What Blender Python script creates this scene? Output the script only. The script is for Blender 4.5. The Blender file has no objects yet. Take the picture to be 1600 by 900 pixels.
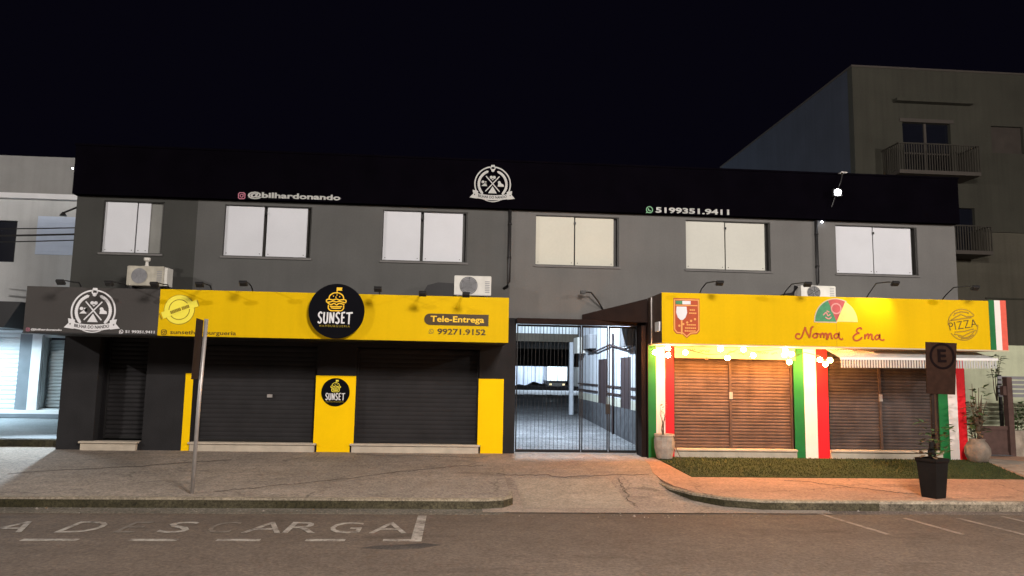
import bpy, math, random
from mathutils import Vector, Matrix
random.seed(7)
R = math.radians
S = bpy.context.scene
C = S.collection

# ------------------------------------------------------------------ camera
F_PX, YAW, PITCH, ROLL, EYE = 1150.0, R(4.203), R(6.569), R(1.015), 1.85
cy, sy, cp, sp = math.cos(YAW), math.sin(YAW), math.cos(PITCH), math.sin(PITCH)
fw = Vector((sy*cp, cy*cp, sp)); rt0 = Vector((cy, -sy, 0)); up0 = rt0.cross(fw)
rt = rt0*math.cos(ROLL) + up0*math.sin(ROLL); up = up0*math.cos(ROLL) - rt0*math.sin(ROLL)
cam = bpy.data.cameras.new('camera'); camo = bpy.data.objects.new('camera', cam); C.objects.link(camo)
camo.matrix_world = Matrix(((rt.x, up.x, -fw.x, 0), (rt.y, up.y, -fw.y, 0), (rt.z, up.z, -fw.z, EYE), (0, 0, 0, 1)))
cam.sensor_width = 36; cam.lens = 36*F_PX/1600; cam.clip_end = 2000; cam.clip_start = 0.05
S.camera = camo

# ------------------------------------------------------------------ night sky, exposure
w = bpy.data.worlds.new('World'); S.world = w; w.use_nodes = True
nt = w.node_tree; bg = nt.nodes['Background']
sky = nt.nodes.new('ShaderNodeTexSky'); sky.sky_type = 'NISHITA'; sky.sun_disc = False
sky.sun_elevation = R(-4); sky.sun_rotation = R(200)
mx = nt.nodes.new('ShaderNodeMix'); mx.data_type = 'RGBA'; mx.blend_type = 'MIX'
mx.inputs[0].default_value = 0.93; mx.inputs[7].default_value = (0.018, 0.015, 0.040, 1)
nt.links.new(sky.outputs[0], mx.inputs[6]); nt.links.new(mx.outputs[2], bg.inputs[0])
bg.inputs[1].default_value = 0.10
S.view_settings.view_transform = 'Standard'; S.view_settings.look = 'None'
S.view_settings.exposure = 0; S.view_settings.gamma = 1; S.view_settings.use_curve_mapping = False

def lamp(name, loc, power, col, radius=0.12, kind='POINT', rot=None, size=None, spot=None):
    l = bpy.data.lights.new(name, kind); l.energy = power; l.color = col
    if kind == 'AREA':
        l.shape = 'RECTANGLE'; l.size, l.size_y = size
    else: l.shadow_soft_size = radius
    if spot: l.spot_size = R(spot); l.spot_blend = 0.6
    o = bpy.data.objects.new(name, l); o.location = loc
    if rot: o.rotation_euler = rot
    C.objects.link(o); return o
# street lamps across the road; the middle one is an added soft fill (posts built below)
STREET = [(-18.0, 2.0, 8.0), (3.5, 0.0, 8.0), (18.0, 2.0, 8.0)]
STREET_W = [5200, 8300, 4300]
STREET_R = [0.06, 1.3, 0.06]
STREET_C = [(1.0, 0.94, 0.89), (1.0, 0.92, 0.86), (1.0, 0.92, 0.86)]
for p, e, c, r_ in zip(STREET, STREET_W, STREET_C, STREET_R):
    lamp('street_lamp_light', (p[0], p[1], p[2]-0.12), e, c, r_)
lamp('alley_light', (1.6, 18.3, 4.25), 1900, (0.70, 0.85, 1.0), 0.1)
lamp('alley_far_light', (5.0, 41.0, 4.2), 2200, (0.70, 0.85, 1.0), 0.1)
lamp('shop_tube_light', (-12.6, 18.65, 2.66), 360, (0.60, 0.86, 1.0), kind='AREA', size=(2.8, 0.1), rot=(R(-8), 0, 0))
lamp('sign_spot_light', (8.04, 13.03, 3.54), 26, (1.0, 0.93, 0.80), 0.03, kind='SPOT', spot=115, rot=(Vector((7.85, 13.5, 3.25))-Vector((8.04, 13.03, 3.54))).to_track_quat('-Z', 'Y').to_euler())
lamp('side_flood_light', (-8.35, 17.25, 3.0), 1500, (0.68, 0.86, 1.0), 0.05, kind='SPOT', spot=80, rot=(Vector((-7.6, 12.4, 0.2))-Vector((-8.35, 17.25, 3.0))).to_track_quat('-Z', 'Y').to_euler())

# ------------------------------------------------------------------ materials
def mat(name, col, rough=0.7, var=0.12, scale=3.0, bump=0.0, bscale=60.0, metal=0.0, spec=0.3, streak=0.0, emit=None, estr=0.0, coat=0.0):
    m = bpy.data.materials.new(name); m.use_nodes = True
    n = m.node_tree.nodes; L = m.node_tree.links; b = n['Principled BSDF']
    b.inputs['Roughness'].default_value = rough; b.inputs['Metallic'].default_value = metal
    b.inputs['Specular IOR Level'].default_value = spec
    tc = n.new('ShaderNodeTexCoord')
    if var > 0 or streak > 0:
        def noise(sc, det, src=None):
            t = n.new('ShaderNodeTexNoise'); t.inputs['Scale'].default_value = sc; t.inputs['Detail'].default_value = det
            L.new(src or tc.outputs['Object'], t.inputs['Vector']); return t.outputs['Fac']
        a = noise(scale, 5); f = noise(scale*23, 3)
        mr = n.new('ShaderNodeMapRange'); mr.inputs[1].default_value = 0.25; mr.inputs[2].default_value = 0.75
        mr.inputs[3].default_value = 1-var; mr.inputs[4].default_value = 1+var
        ad = n.new('ShaderNodeMath'); ad.operation = 'MULTIPLY_ADD'; ad.inputs[1].default_value = 0.45
        L.new(f, ad.inputs[0]); 
        sb = n.new('ShaderNodeMath'); sb.operation = 'SUBTRACT'; sb.inputs[1].default_value = 0.225
        L.new(a, sb.inputs[0]); L.new(sb.outputs[0], ad.inputs[2]); L.new(ad.outputs[0], mr.inputs[0])
        fac = mr.outputs[0]
        if streak > 0:
            mp = n.new('ShaderNodeMapping'); mp.inputs['Scale'].default_value = (6, 6, 0.35)
            L.new(tc.outputs['Object'], mp.inputs[0]); s = noise(1.0, 6, mp.outputs[0])
            m2 = n.new('ShaderNodeMapRange'); m2.inputs[1].default_value = 0.45; m2.inputs[2].default_value = 0.8
            m2.inputs[3].default_value = 1; m2.inputs[4].default_value = 1-streak
            L.new(s, m2.inputs[0]); mu = n.new('ShaderNodeMath'); mu.operation = 'MULTIPLY'
            L.new(fac, mu.inputs[0]); L.new(m2.outputs[0], mu.inputs[1]); fac = mu.outputs[0]
        vm = n.new('ShaderNodeVectorMath'); vm.operation = 'SCALE'; vm.inputs[0].default_value = col
        L.new(fac, vm.inputs['Scale']); L.new(vm.outputs[0], b.inputs['Base Color'])
    else: b.inputs['Base Color'].default_value = (*col, 1)
    if bump > 0:
        t = n.new('ShaderNodeTexNoise'); t.inputs['Scale'].default_value = bscale; t.inputs['Detail'].default_value = 4
        L.new(tc.outputs['Object'], t.inputs['Vector'])
        bn = n.new('ShaderNodeBump'); bn.inputs['Strength'].default_value = bump; bn.inputs['Distance'].default_value = 0.02
        L.new(t.outputs['Fac'], bn.inputs['Height']); L.new(bn.outputs[0], b.inputs['Normal'])
    if emit:
        b.inputs['Emission Color'].default_value = (*emit, 1); b.inputs['Emission Strength'].default_value = estr
    if coat: b.inputs['Coat Weight'].default_value = coat
    return m

def pavement(name, col, col2, crack=True, cscale=0.55, var=0.35, dirt=(0.02, 0.018, 0.015)):
    m = bpy.data.materials.new(name); m.use_nodes = True
    n = m.node_tree.nodes; L = m.node_tree.links; b = n['Principled BSDF']
    b.inputs['Roughness'].default_value = 0.88; b.inputs['Specular IOR Level'].default_value = 0.25
    tc = n.new('ShaderNodeTexCoord'); P = tc.outputs['Object']
    def noise(sc, det, src=P, rough=0.6):
        t = n.new('ShaderNodeTexNoise'); t.inputs['Scale'].default_value = sc; t.inputs['Detail'].default_value = det
        t.inputs['Roughness'].default_value = rough; L.new(src, t.inputs['Vector']); return t
    big = noise(0.7, 6).outputs['Fac']; mid = noise(4.5, 6).outputs['Fac']; fine = noise(24, 4, rough=0.8).outputs['Fac']
    mp = n.new('ShaderNodeMapping'); mp.inputs['Scale'].default_value = (0.35, 1.6, 1); L.new(P, mp.inputs[0])
    lng = noise(1.3, 5, mp.outputs[0]).outputs['Fac']
    r1 = n.new('ShaderNodeMapRange'); r1.inputs[1].default_value = 0.38; r1.inputs[2].default_value = 0.66; L.new(big, r1.inputs[0])
    mixc = n.new('ShaderNodeMix'); mixc.data_type = 'RGBA'; mixc.inputs[6].default_value = (*col, 1); mixc.inputs[7].default_value = (*col2, 1)
    L.new(r1.outputs[0], mixc.inputs[0])
    def madd(x, k, c):
        q = n.new('ShaderNodeMath'); q.operation = 'MULTIPLY_ADD'; q.inputs[1].default_value = k; q.inputs[2].default_value = c; L.new(x, q.inputs[0]); return q.outputs[0]
    def mul(x, y):
        q = n.new('ShaderNodeMath'); q.operation = 'MULTIPLY'; L.new(x, q.inputs[0]); L.new(y, q.inputs[1]); return q.outputs[0]
    f = mul(mul(madd(mid, 2.2*var, 1-1.1*var), madd(fine, 8.0*var, 1-4.0*var)), madd(lng, 1.4*var, 1-0.7*var))
    vm = n.new('ShaderNodeVectorMath'); vm.operation = 'SCALE'; L.new(mixc.outputs[2], vm.inputs[0]); L.new(f, vm.inputs['Scale'])
    out = vm.outputs[0]
    stn = n.new('ShaderNodeMapRange'); stn.inputs[1].default_value = 0.60; stn.inputs[2].default_value = 0.70; stn.inputs[3].default_value = 0; stn.inputs[4].default_value = 0.45
    mp2 = n.new('ShaderNodeMapping'); mp2.inputs['Scale'].default_value = (0.55, 1.5, 1); mp2.inputs['Location'].default_value = (3.1, 1.7, 0); L.new(P, mp2.inputs[0])
    L.new(noise(0.9, 7, mp2.outputs[0], 0.65).outputs['Fac'], stn.inputs[0])
    ms = n.new('ShaderNodeMix'); ms.data_type = 'RGBA'; ms.inputs[7].default_value = (*dirt, 1); L.new(out, ms.inputs[6]); L.new(stn.outputs[0], ms.inputs[0]); out = ms.outputs[2]
    if crack:
        wv = noise(1.7, 5)
        va = n.new('ShaderNodeVectorMath'); va.operation = 'MULTIPLY_ADD'; L.new(wv.outputs['Color'], va.inputs[0])
        va.inputs[1].default_value = (0.9, 0.9, 0); L.new(P, va.inputs[2])
        vo = n.new('ShaderNodeTexVoronoi'); vo.feature = 'DISTANCE_TO_EDGE'; vo.inputs['Scale'].default_value = cscale
        L.new(va.outputs[0], vo.inputs['Vector'])
        r2 = n.new('ShaderNodeMapRange'); r2.inputs[1].default_value = 0.002; r2.inputs[2].default_value = 0.012
        r2.inputs[3].default_value = 0.45; r2.inputs[4].default_value = 0; L.new(vo.outputs['Distance'], r2.inputs[0])
        gate = n.new('ShaderNodeMapRange'); gate.inputs[1].default_value = 0.42; gate.inputs[2].default_value = 0.58; L.new(noise(0.45, 2).outputs['Fac'], gate.inputs[0])
        mc = n.new('ShaderNodeMix'); mc.data_type = 'RGBA'; mc.inputs[7].default_value = (*dirt, 1)
        L.new(out, mc.inputs[6]); L.new(mul(r2.outputs[0], gate.outputs[0]), mc.inputs[0]); out = mc.outputs[2]
    L.new(out, b.inputs['Base Color'])
    bn = n.new('ShaderNodeBump'); bn.inputs['Strength'].default_value = 0.5; bn.inputs['Distance'].default_value = 0.02
    hh = n.new('ShaderNodeMath'); hh.operation = 'ADD'; L.new(madd(mid, 0.8, 0), hh.inputs[0]); L.new(madd(fine, 0.4, 0), hh.inputs[1])
    L.new(hh.outputs[0], bn.inputs['Height']); L.new(bn.outputs[0], b.inputs['Normal'])
    return m

def worn_paint(name, col, under, amount=0.5):
    m = mat(name, col, 0.8, 0.15, 5, 0.3, 80)
    n = m.node_tree.nodes; L = m.node_tree.links; b = n['Principled BSDF']
    src = b.inputs['Base Color'].links[0].from_socket
    tc = n.new('ShaderNodeTexCoord'); t = n.new('ShaderNodeTexNoise'); t.inputs['Scale'].default_value = 5; t.inputs['Detail'].default_value = 9
    t.inputs['Roughness'].default_value = 0.75; L.new(tc.outputs['Object'], t.inputs['Vector'])
    r = n.new('ShaderNodeMapRange'); r.inputs[1].default_value = amount-0.10; r.inputs[2].default_value = amount+0.12; L.new(t.outputs['Fac'], r.inputs[0])
    mc = n.new('ShaderNodeMix'); mc.data_type = 'RGBA'; mc.inputs[7].default_value = (*under, 1)
    L.new(src, mc.inputs[6]); L.new(r.outputs[0], mc.inputs[0]); L.new(mc.outputs[2], b.inputs['Base Color'])
    return m

M = dict(
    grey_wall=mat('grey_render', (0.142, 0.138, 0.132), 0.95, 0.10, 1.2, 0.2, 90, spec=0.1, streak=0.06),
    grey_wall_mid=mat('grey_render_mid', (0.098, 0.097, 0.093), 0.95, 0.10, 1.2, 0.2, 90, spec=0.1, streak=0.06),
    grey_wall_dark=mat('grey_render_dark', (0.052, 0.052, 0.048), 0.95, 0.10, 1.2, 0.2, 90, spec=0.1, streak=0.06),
    black_wall=mat('black_render', (0.024, 0.023, 0.024), 0.9, 0.2, 2, 0.25, 60, spec=0.15, streak=0.1),
    parapet=mat('parapet_black', (0.0022, 0.0017, 0.003), 1.0, 0.2, 2, spec=0.0),
    shutter=mat('charcoal_shutter', (0.022, 0.0205, 0.0215), 0.75, 0.2, 3, spec=0.2),
    nonna_shutter=mat('brown_shutter', (0.108, 0.074, 0.060), 0.7, 0.3, 3, spec=0.15, streak=0.25),
    nonna_shutter_shaded=mat('brown_shutter_shaded', (0.074, 0.060, 0.056), 0.7, 0.3, 3, spec=0.15, streak=0.25),  # right shutter: the awning's shade is mixed into the brown
    yellow_sign=mat('yellow_vinyl', (0.70, 0.440, 0.001), 0.6, 0.05, 0.9, spec=0.08, streak=0.06),
    yellow_wall=mat('yellow_paint', (0.97, 0.60, 0.001), 0.7, 0.04, 2, spec=0.08),
    orange_seam=mat('vinyl_seam', (0.55, 0.30, 0.01), 0.5),
    black_sign=mat('charcoal_vinyl', (0.056, 0.051, 0.048), 0.9, 0.12, 1.5),
    black=mat('black_paint', (0.012, 0.011, 0.012), 0.5),
    disc=mat('disc_black', (0.004, 0.004, 0.006), 0.8, 0.1, spec=0.06),
    white=mat('white_paint', (0.78, 0.77, 0.76), 0.6, 0.05, 4),
    letter_white=mat('letter_white', (0.72, 0.71, 0.72), 0.5, 0.05),
    letter_white_dim=mat('letter_white_dim', (0.42, 0.42, 0.40), 0.5, 0.05),  # white letters; the weaker light on the parapet is put into the tone
    letter_dark=mat('letter_brown_black', (0.06, 0.035, 0.008), 0.5, 0.05),
    yellow_line=mat('logo_yellow', (0.92, 0.56, 0.03), 0.5, 0.05),
    pale_yellow=mat('stamp_yellow', (0.88, 0.76, 0.07), 0.5, 0.05),
    olive=mat('stamp_olive', (0.30, 0.22, 0.015), 0.5, 0.05),
    olive_soft=mat('stamp_soft_olive', (0.34, 0.20, 0.006), 0.5, 0.05),
    insta=mat('icon_pink', (0.45, 0.16, 0.22), 0.5, 0.05),
    whats=mat('icon_green', (0.16, 0.36, 0.20), 0.5, 0.05),
    panel=mat('white_shutter_panel', (0.58, 0.59, 0.62), 0.55, 0.04, 2),
    panel_warm=mat('cream_shutter_panel', (0.535, 0.52, 0.435), 0.55, 0.05, 1),
    panel_cream=mat('pale_cream_panel', (0.54, 0.535, 0.475), 0.55, 0.05, 1),
    panel_grey=mat('grey_glass_pane', (0.20, 0.20, 0.185), 0.25, 0.1, 2),
    frame=mat('dark_frame', (0.035, 0.033, 0.03), 0.5),
    sill=mat('grey_sill', (0.14, 0.135, 0.13), 0.8, 0.15, 4),
    step=mat('cream_stone', (0.50, 0.43, 0.34), 0.8, 0.15, 5, 0.2, 40),
    brown=mat('brown_metal', (0.017, 0.009, 0.007), 0.7, 0.3, 4, spec=0.12),
    brown_side=mat('brown_side', (0.085, 0.055, 0.042), 0.6, 0.25, 6),
    cream=mat('cream_paint', (0.55, 0.45, 0.30), 0.6, 0.05, 4),
    banner=mat('cream_banner', (0.40, 0.33, 0.22), 0.7, 0.08, 6),
    banner_ink=mat('banner_ink', (0.20, 0.10, 0.04), 0.7, 0.1),
    green=mat('flag_green', (0.008, 0.15, 0.036), 0.6, 0.14, 3, streak=0.15),
    flag_white=mat('flag_white', (0.80, 0.74, 0.70), 0.6, 0.05, 3),
    red=mat('flag_red', (0.75, 0.012, 0.022), 0.6, 0.08, 3),
    coral=mat('flag_coral', (0.72, 0.11, 0.07), 0.6, 0.1, 12),
    logo_green=mat('logo_green', (0.06, 0.24, 0.11), 0.5, 0.2, 14),
    logo_rose=mat('logo_rose', (0.46, 0.08, 0.08), 0.5, 0.15, 12),
    logo_pink=mat('logo_pink', (0.62, 0.27, 0.24), 0.5, 0.1, 12),
    logo_cream=mat('logo_cream', (0.86, 0.66, 0.18), 0.5, 0.08, 12),
    rust=mat('rust_red_ink', (0.42, 0.075, 0.012), 0.5, 0.1),
    badge=mat('badge_red', (0.42, 0.065, 0.016), 0.5, 0.1, 10),
    badge_line=mat('badge_line', (0.75, 0.34, 0.09), 0.5, 0.05),
    ac=mat('ac_white', (0.62, 0.60, 0.55), 0.5, 0.08, 6, streak=0.12),
    ac_old=mat('ac_beige', (0.42, 0.39, 0.32), 0.6, 0.2, 8, streak=0.3),
    ac_fan=mat('ac_grille', (0.24, 0.24, 0.25), 0.5, 0.1),
    awning=mat('awning_grey_white', (0.50, 0.51, 0.50), 0.7, 0.12, 5),
    steel=mat('galvanised_steel', (0.42, 0.39, 0.37), 0.45, 0.15, 8, metal=0.5),
    dark_metal=mat('dark_metal', (0.018, 0.017, 0.017), 0.45, 0.1),
    plate_back=mat('dark_plate', (0.026, 0.016, 0.013), 0.7, 0.2, 9, spec=0.1),
    eplate=mat('unlit_sign_plate', (0.030, 0.014, 0.009), 0.8, 0.3, 10, spec=0.08),  # retroreflective sheet: the lack of returned light is put into the colour
    eink=mat('unlit_sign_ink', (0.008, 0.004, 0.004), 0.8, 0.15, spec=0.05),  # ring and letter darkened the same way as their plate
    pot=mat('grey_stone_pot', (0.34, 0.29, 0.24), 0.85, 0.3, 7, 0.4, 30),
    pot_dark=mat('weathered_stone_pot', (0.21, 0.17, 0.135), 0.9, 0.4, 6, 0.5, 25),
    planter=mat('dark_planter', (0.012, 0.010, 0.009), 0.7, 0.25, 5, spec=0.12),
    soil=mat('soil', (0.04, 0.028, 0.02), 0.95, 0.3, 20),
    leaf=mat('leaf_green', (0.05, 0.09, 0.028), 0.6, 0.35, 9),
    leaf_dry=mat('leaf_dry', (0.16, 0.10, 0.055), 0.7, 0.3, 9),
    twig=mat('dry_twig', (0.11, 0.075, 0.05), 0.8, 0.2),
    white_wall=mat('white_house_render', (0.50, 0.51, 0.51), 0.85, 0.1, 1.4, 0.15, 50, streak=0.12),
    white_ledge=mat('white_ledge', (0.70, 0.70, 0.71), 0.8, 0.06),
    house_grey=mat('house_grey', (0.27, 0.267, 0.258), 0.85, 0.1, 1.6, streak=0.1),
    blue_pane=mat('pale_blue_shutter', (0.55, 0.64, 0.80), 0.6, 0.06, 3),
    glass_dark=mat('dark_glass', (0.008, 0.009, 0.015), 0.12, 0.1, spec=0.5),
    light_shutter=mat('pale_roller_shutter', (0.58, 0.62, 0.64), 0.5, 0.06, 3),
    grey_shutter=mat('grey_roller_shutter', (0.26, 0.28, 0.28), 0.55, 0.1, 3),
    grey_stone=mat('grey_pilaster', (0.16, 0.18, 0.20), 0.8, 0.12, 3),
    block_wall=mat('drab_green_render', (0.054, 0.052, 0.040), 0.9, 0.15, 0.8, 0.1, 40, streak=0.2),
    block_lower_lit=mat('drab_render_lit', (0.098, 0.090, 0.068), 0.9, 0.15, 0.8, 0.1, 40, streak=0.2),  # street light on the lower storeys, put into a lighter colour
    block_side=mat('drab_render_blue_lit', (0.058, 0.065, 0.088), 0.9, 0.12, 0.8, streak=0.15),  # same wall as the front; its bluish light is put into the colour
    block_frame=mat('block_frame', (0.075, 0.064, 0.055), 0.7, 0.1),
    block_dark=mat('block_shutter_dark', (0.055, 0.045, 0.038), 0.7, 0.15),
    rail=mat('balcony_rail', (0.042, 0.037, 0.029), 0.6, 0.1),
    alley_wall=mat('alley_white', (0.55, 0.57, 0.61), 0.85, 0.1, 1.5, streak=0.15),
    alley_base=mat('alley_stone_base', (0.085, 0.087, 0.095), 0.9, 0.4, 6, 0.8, 18),
    alley_cream=mat('alley_cream_band', (0.50, 0.50, 0.42), 0.85, 0.1),
    alley_dark=mat('alley_door_brown', (0.045, 0.030, 0.032), 0.7, 0.2),
    soffit=mat('carport_soffit', (0.085, 0.070, 0.052), 0.8, 0.2),
    corr=mat('corrugated_eave', (0.72, 0.75, 0.76), 0.6, 0.06),
    tarp=mat('grey_white_sheet', (0.55, 0.58, 0.66), 0.75, 0.2, 1.2, streak=0.3),
    truck=mat('truck_box_white', (0.72, 0.74, 0.76), 0.5, 0.06),
    tyre=mat('tyre_rubber', (0.015, 0.015, 0.015), 0.9, 0.1),
    amber=mat('amber_lens', (0.7, 0.5, 0.25), 0.3, 0.05),
    brick_gate=mat('brown_gate', (0.095, 0.055, 0.046), 0.75, 0.25, 8),
    green_wall=mat('pale_green_wall', (0.60, 0.63, 0.44), 0.85, 0.1, 2, streak=0.12),
    low_wall=mat('rough_low_wall', (0.36, 0.30, 0.24), 0.9, 0.35, 5, 0.5, 20),
    bulb=mat('warm_bulb', (1, 0.8, 0.5), 0.3, 0, emit=(1.0, 0.43, 0.12), estr=380),
    bulb_off=mat('unlit_bulb', (0.45, 0.25, 0.14), 0.2, 0),
    led=mat('led_lens', (1, 1, 1), 0.3, 0, emit=(0.9, 0.96, 1.0), estr=400),
    tube=mat('lit_tube', (1, 1, 1), 0.3, 0, emit=(0.80, 0.86, 1.0), estr=16),
    street_lens=mat('street_lens', (1, 1, 1), 0.3, 0, emit=(1.0, 0.86, 0.74), estr=40),
    road=pavement('asphalt', (0.108, 0.082, 0.064), (0.132, 0.101, 0.079), False, 0.22, 0.26),
    walk=pavement('old_sidewalk', (0.250, 0.208, 0.172), (0.305, 0.252, 0.206), True, 0.40, 0.36),
    walk_red_lit=pavement('reddish_lit_sidewalk', (0.40, 0.235, 0.155), (0.46, 0.275, 0.185), True, 0.45, 0.28),  # reddish paving, with the bulbs' orange glow also put into the colour
    drive=pavement('driveway_concrete', (0.27, 0.22, 0.18), (0.32, 0.26, 0.21), True, 0.5, 0.30),
    slab=pavement('pale_slab', (0.31, 0.26, 0.205), (0.34, 0.285, 0.225), False, 0.5, 0.26),
    kerb=pavement('mossy_kerb', (0.030, 0.026, 0.011), (0.085, 0.072, 0.045), False, 0.5, 0.5),
    kerb_mid=pavement('stained_kerb', (0.10, 0.085, 0.060), (0.24, 0.20, 0.15), False, 0.5, 0.5),
    kerb_top=pavement('kerb_cap', (0.24, 0.20, 0.15), (0.34, 0.28, 0.20), False, 0.5, 0.4),
    kerb_white=pavement('whitewashed_kerb', (0.44, 0.37, 0.28), (0.24, 0.19, 0.14), False, 0.5, 0.4),
    cobble=pavement('alley_cobble', (0.15, 0.152, 0.16), (0.22, 0.222, 0.23), True, 2.5, 0.6),
    patio=pavement('patio_floor', (0.20, 0.21, 0.22), (0.25, 0.26, 0.27), False, 0.5, 0.16),
    earth=pavement('dark_ground', (0.06, 0.055, 0.05), (0.08, 0.072, 0.066), False),
    crack=mat('crack_dirt', (0.085, 0.070, 0.058), 0.95, 0.3, 6),
    pebble=mat('pebble', (0.30, 0.26, 0.22), 0.9, 0.4, 9),
    turf=mat('green_turf', (0.042, 0.058, 0.018), 0.95, 0.3, 5, 0.5, 90),
    paint=worn_paint('worn_road_paint', (0.44, 0.40, 0.35), (0.112, 0.090, 0.074), 0.50),
    paint_soft=worn_paint('soft_road_paint', (0.32, 0.26, 0.21), (0.112, 0.090, 0.074), 0.52),
    paint_faint=worn_paint('faint_road_paint', (0.22, 0.19, 0.16), (0.112, 0.090, 0.074), 0.47),
)

# ------------------------------------------------------------------ mesh helpers
class MB:
    def __init__(s): s.v = []; s.f = []; s.m = []
    def add(s, vs, fs, m=0):
        o = len(s.v); s.v += [tuple(v) for v in vs]
        for f in fs: s.f.append(tuple(o+i for i in f)); s.m.append(m)
        return s
    def box(s, x0, x1, y0, y1, z0, z1, m=0, bev=0.0):
        if bev > 0:
            b = bev; vs = []; 
            for z, ins in ((z0, b), (z0+b, 0), (z1-b, 0), (z1, b)):
                vs += [(x0+ins+ (b if ins == 0 else 0)*0, y0+ins, z), (x1-ins, y0+ins, z), (x1-ins, y1-ins, z), (x0+ins, y1-ins, z)]
            fs = [(3, 2, 1, 0), (12, 13, 14, 15)]
            for k in range(3):
                for i in range(4): a = k*4+i; c = k*4+(i+1) % 4; fs.append((a, c, c+4, a+4))
            return s.add(vs, fs, m)
        return s.add([(x0, y0, z0), (x1, y0, z0), (x1, y1, z0), (x0, y1, z0), (x0, y0, z1), (x1, y0, z1), (x1, y1, z1), (x0, y1, z1)],
                     [(3, 2, 1, 0), (4, 5, 6, 7), (0, 1, 5, 4), (1, 2, 6, 5), (2, 3, 7, 6), (3, 0, 4, 7)], m)
    def prism(s, pts, y0, y1, m=0):          # outline in XZ, extruded in Y
        n = len(pts); vs = [(p[0], y0, p[1]) for p in pts]+[(p[0], y1, p[1]) for p in pts]
        fs = [tuple(range(n)), tuple(range(2*n-1, n-1, -1))]+[(i, i+n, (i+1) % n+n, (i+1) % n) for i in range(n)]
        return s.add(vs, fs, m)
    def slab(s, pts, z0, z1, m=0):           # outline in XY, extruded in Z; z may be functions
        g = (lambda q: (lambda x, y: q) if not callable(q) else q); a, b = g(z0), g(z1)
        n = len(pts); vs = [(p[0], p[1], a(*p)) for p in pts]+[(p[0], p[1], b(*p)) for p in pts]
        fs = [tuple(range(n-1, -1, -1)), tuple(range(n, 2*n))]+[(i, (i+1) % n, (i+1) % n+n, i+n) for i in range(n)]
        return s.add(vs, fs, m)
    def ribbon(s, pts, wd, y0, y1, closed=False, m=0, plane='XZ', taper=False):
        n = len(pts); l = []; r = []
        for i in range(n):
            p = Vector(pts[i])
            a = Vector(pts[i-1]) if (i > 0 or closed) else p
            b = Vector(pts[(i+1) % n]) if (i < n-1 or closed) else p
            d1 = (p-a); d2 = (b-p)
            if d1.length < 1e-9: d1 = d2
            if d2.length < 1e-9: d2 = d1
            d1.normalize(); d2.normalize(); t = d1+d2
            if t.length < 1e-6: t = d1
            t.normalize(); nn = Vector((-t.y, t.x)); k = max(0.45, nn.dot(Vector((-d1.y, d1.x))))
            wi = wd*(0.35+0.65*math.sin(math.pi*min(max((i+0.6)/(n+0.2), 0), 1))) if taper else wd
            q = nn*(wi/2/k); l.append(p+q); r.append(p-q)
        P = (lambda a, h: (a[0], h, a[1])) if plane == 'XZ' else (lambda a, h: (a[0], a[1], h))
        vs = [P(a, y0) for a in l]+[P(a, y0) for a in r]+[P(a, y1) for a in l]+[P(a, y1) for a in r]
        fs = []
        for i in range(n if closed else n-1):
            j = (i+1) % n
            fs += [(i, j, n+j, n+i), (2*n+i, 3*n+i, 3*n+j, 2*n+j), (i, 2*n+i, 2*n+j, j), (n+i, n+j, 3*n+j, 3*n+i)]
        if not closed: fs += [(0, n, 3*n, 2*n), (n-1, 3*n-1, 4*n-1, 2*n-1)]
        return s.add(vs, fs, m)
    def tube(s, pts, r, n=8, m=0, caps=True):
        pts = [Vector(p) for p in pts]; rs = r if isinstance(r, (list, tuple)) else [r]*len(pts); vs = []
        for i, p in enumerate(pts):
            t = (pts[min(i+1, len(pts)-1)]-pts[max(i-1, 0)]).normalized()
            a = t.cross(Vector((0, 0, 1)) if abs(t.z) < 0.9 else Vector((1, 0, 0))).normalized(); b = t.cross(a)
            for k in range(n):
                c = 2*math.pi*k/n; vs.append(p+(a*math.cos(c)+b*math.sin(c))*rs[i])
        fs = [(i*n+k, i*n+(k+1) % n, (i+1)*n+(k+1) % n, (i+1)*n+k) for i in range(len(pts)-1) for k in range(n)]
        if caps: fs += [tuple(range(n-1, -1, -1)), tuple(range((len(pts)-1)*n, len(pts)*n))]
        return s.add(vs, fs, m)
    def lathe(s, prof, c, n=24, m=0, sq=0.0):
        vs = []
        for r, z in prof:
            for k in range(n):
                a = 2*math.pi*k/n; vs.append((c[0]+r*math.cos(a), c[1]+r*math.sin(a), c[2]+z))
        q = len(prof); fs = [(i*n+k, i*n+(k+1) % n, (i+1)*n+(k+1) % n, (i+1)*n+k) for i in range(q-1) for k in range(n)]
        fs += [tuple(range(n-1, -1, -1)), tuple(range((q-1)*n, q*n))]
        return s.add(vs, fs, m)
    def sphere(s, c, r, n=12, k=8, m=0, sz=1.0):
        pr = [(max(r*math.sin(math.pi*i/k), 1e-4), -r*sz*math.cos(math.pi*i/k)) for i in range(k+1)]
        return s.lathe(pr, c, n, m)
    def wall(s, x0, x1, z0, z1, y0, y1, holes=(), m=0):   # wall in XZ with rectangular openings
        xs = sorted({x0, x1, *[h[i] for h in holes for i in (0, 1)]}); zs = sorted({z0, z1, *[h[i] for h in holes for i in (2, 3)]})
        xs = [x for x in xs if x0 <= x <= x1]; zs = [z for z in zs if z0 <= z <= z1]
        def solid(i, k):
            if i < 0 or k < 0 or i >= len(xs)-1 or k >= len(zs)-1: return False
            a, b = (xs[i]+xs[i+1])/2, (zs[k]+zs[k+1])/2
            return not any(h[0] < a < h[1] and h[2] < b < h[3] for h in holes)
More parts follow.
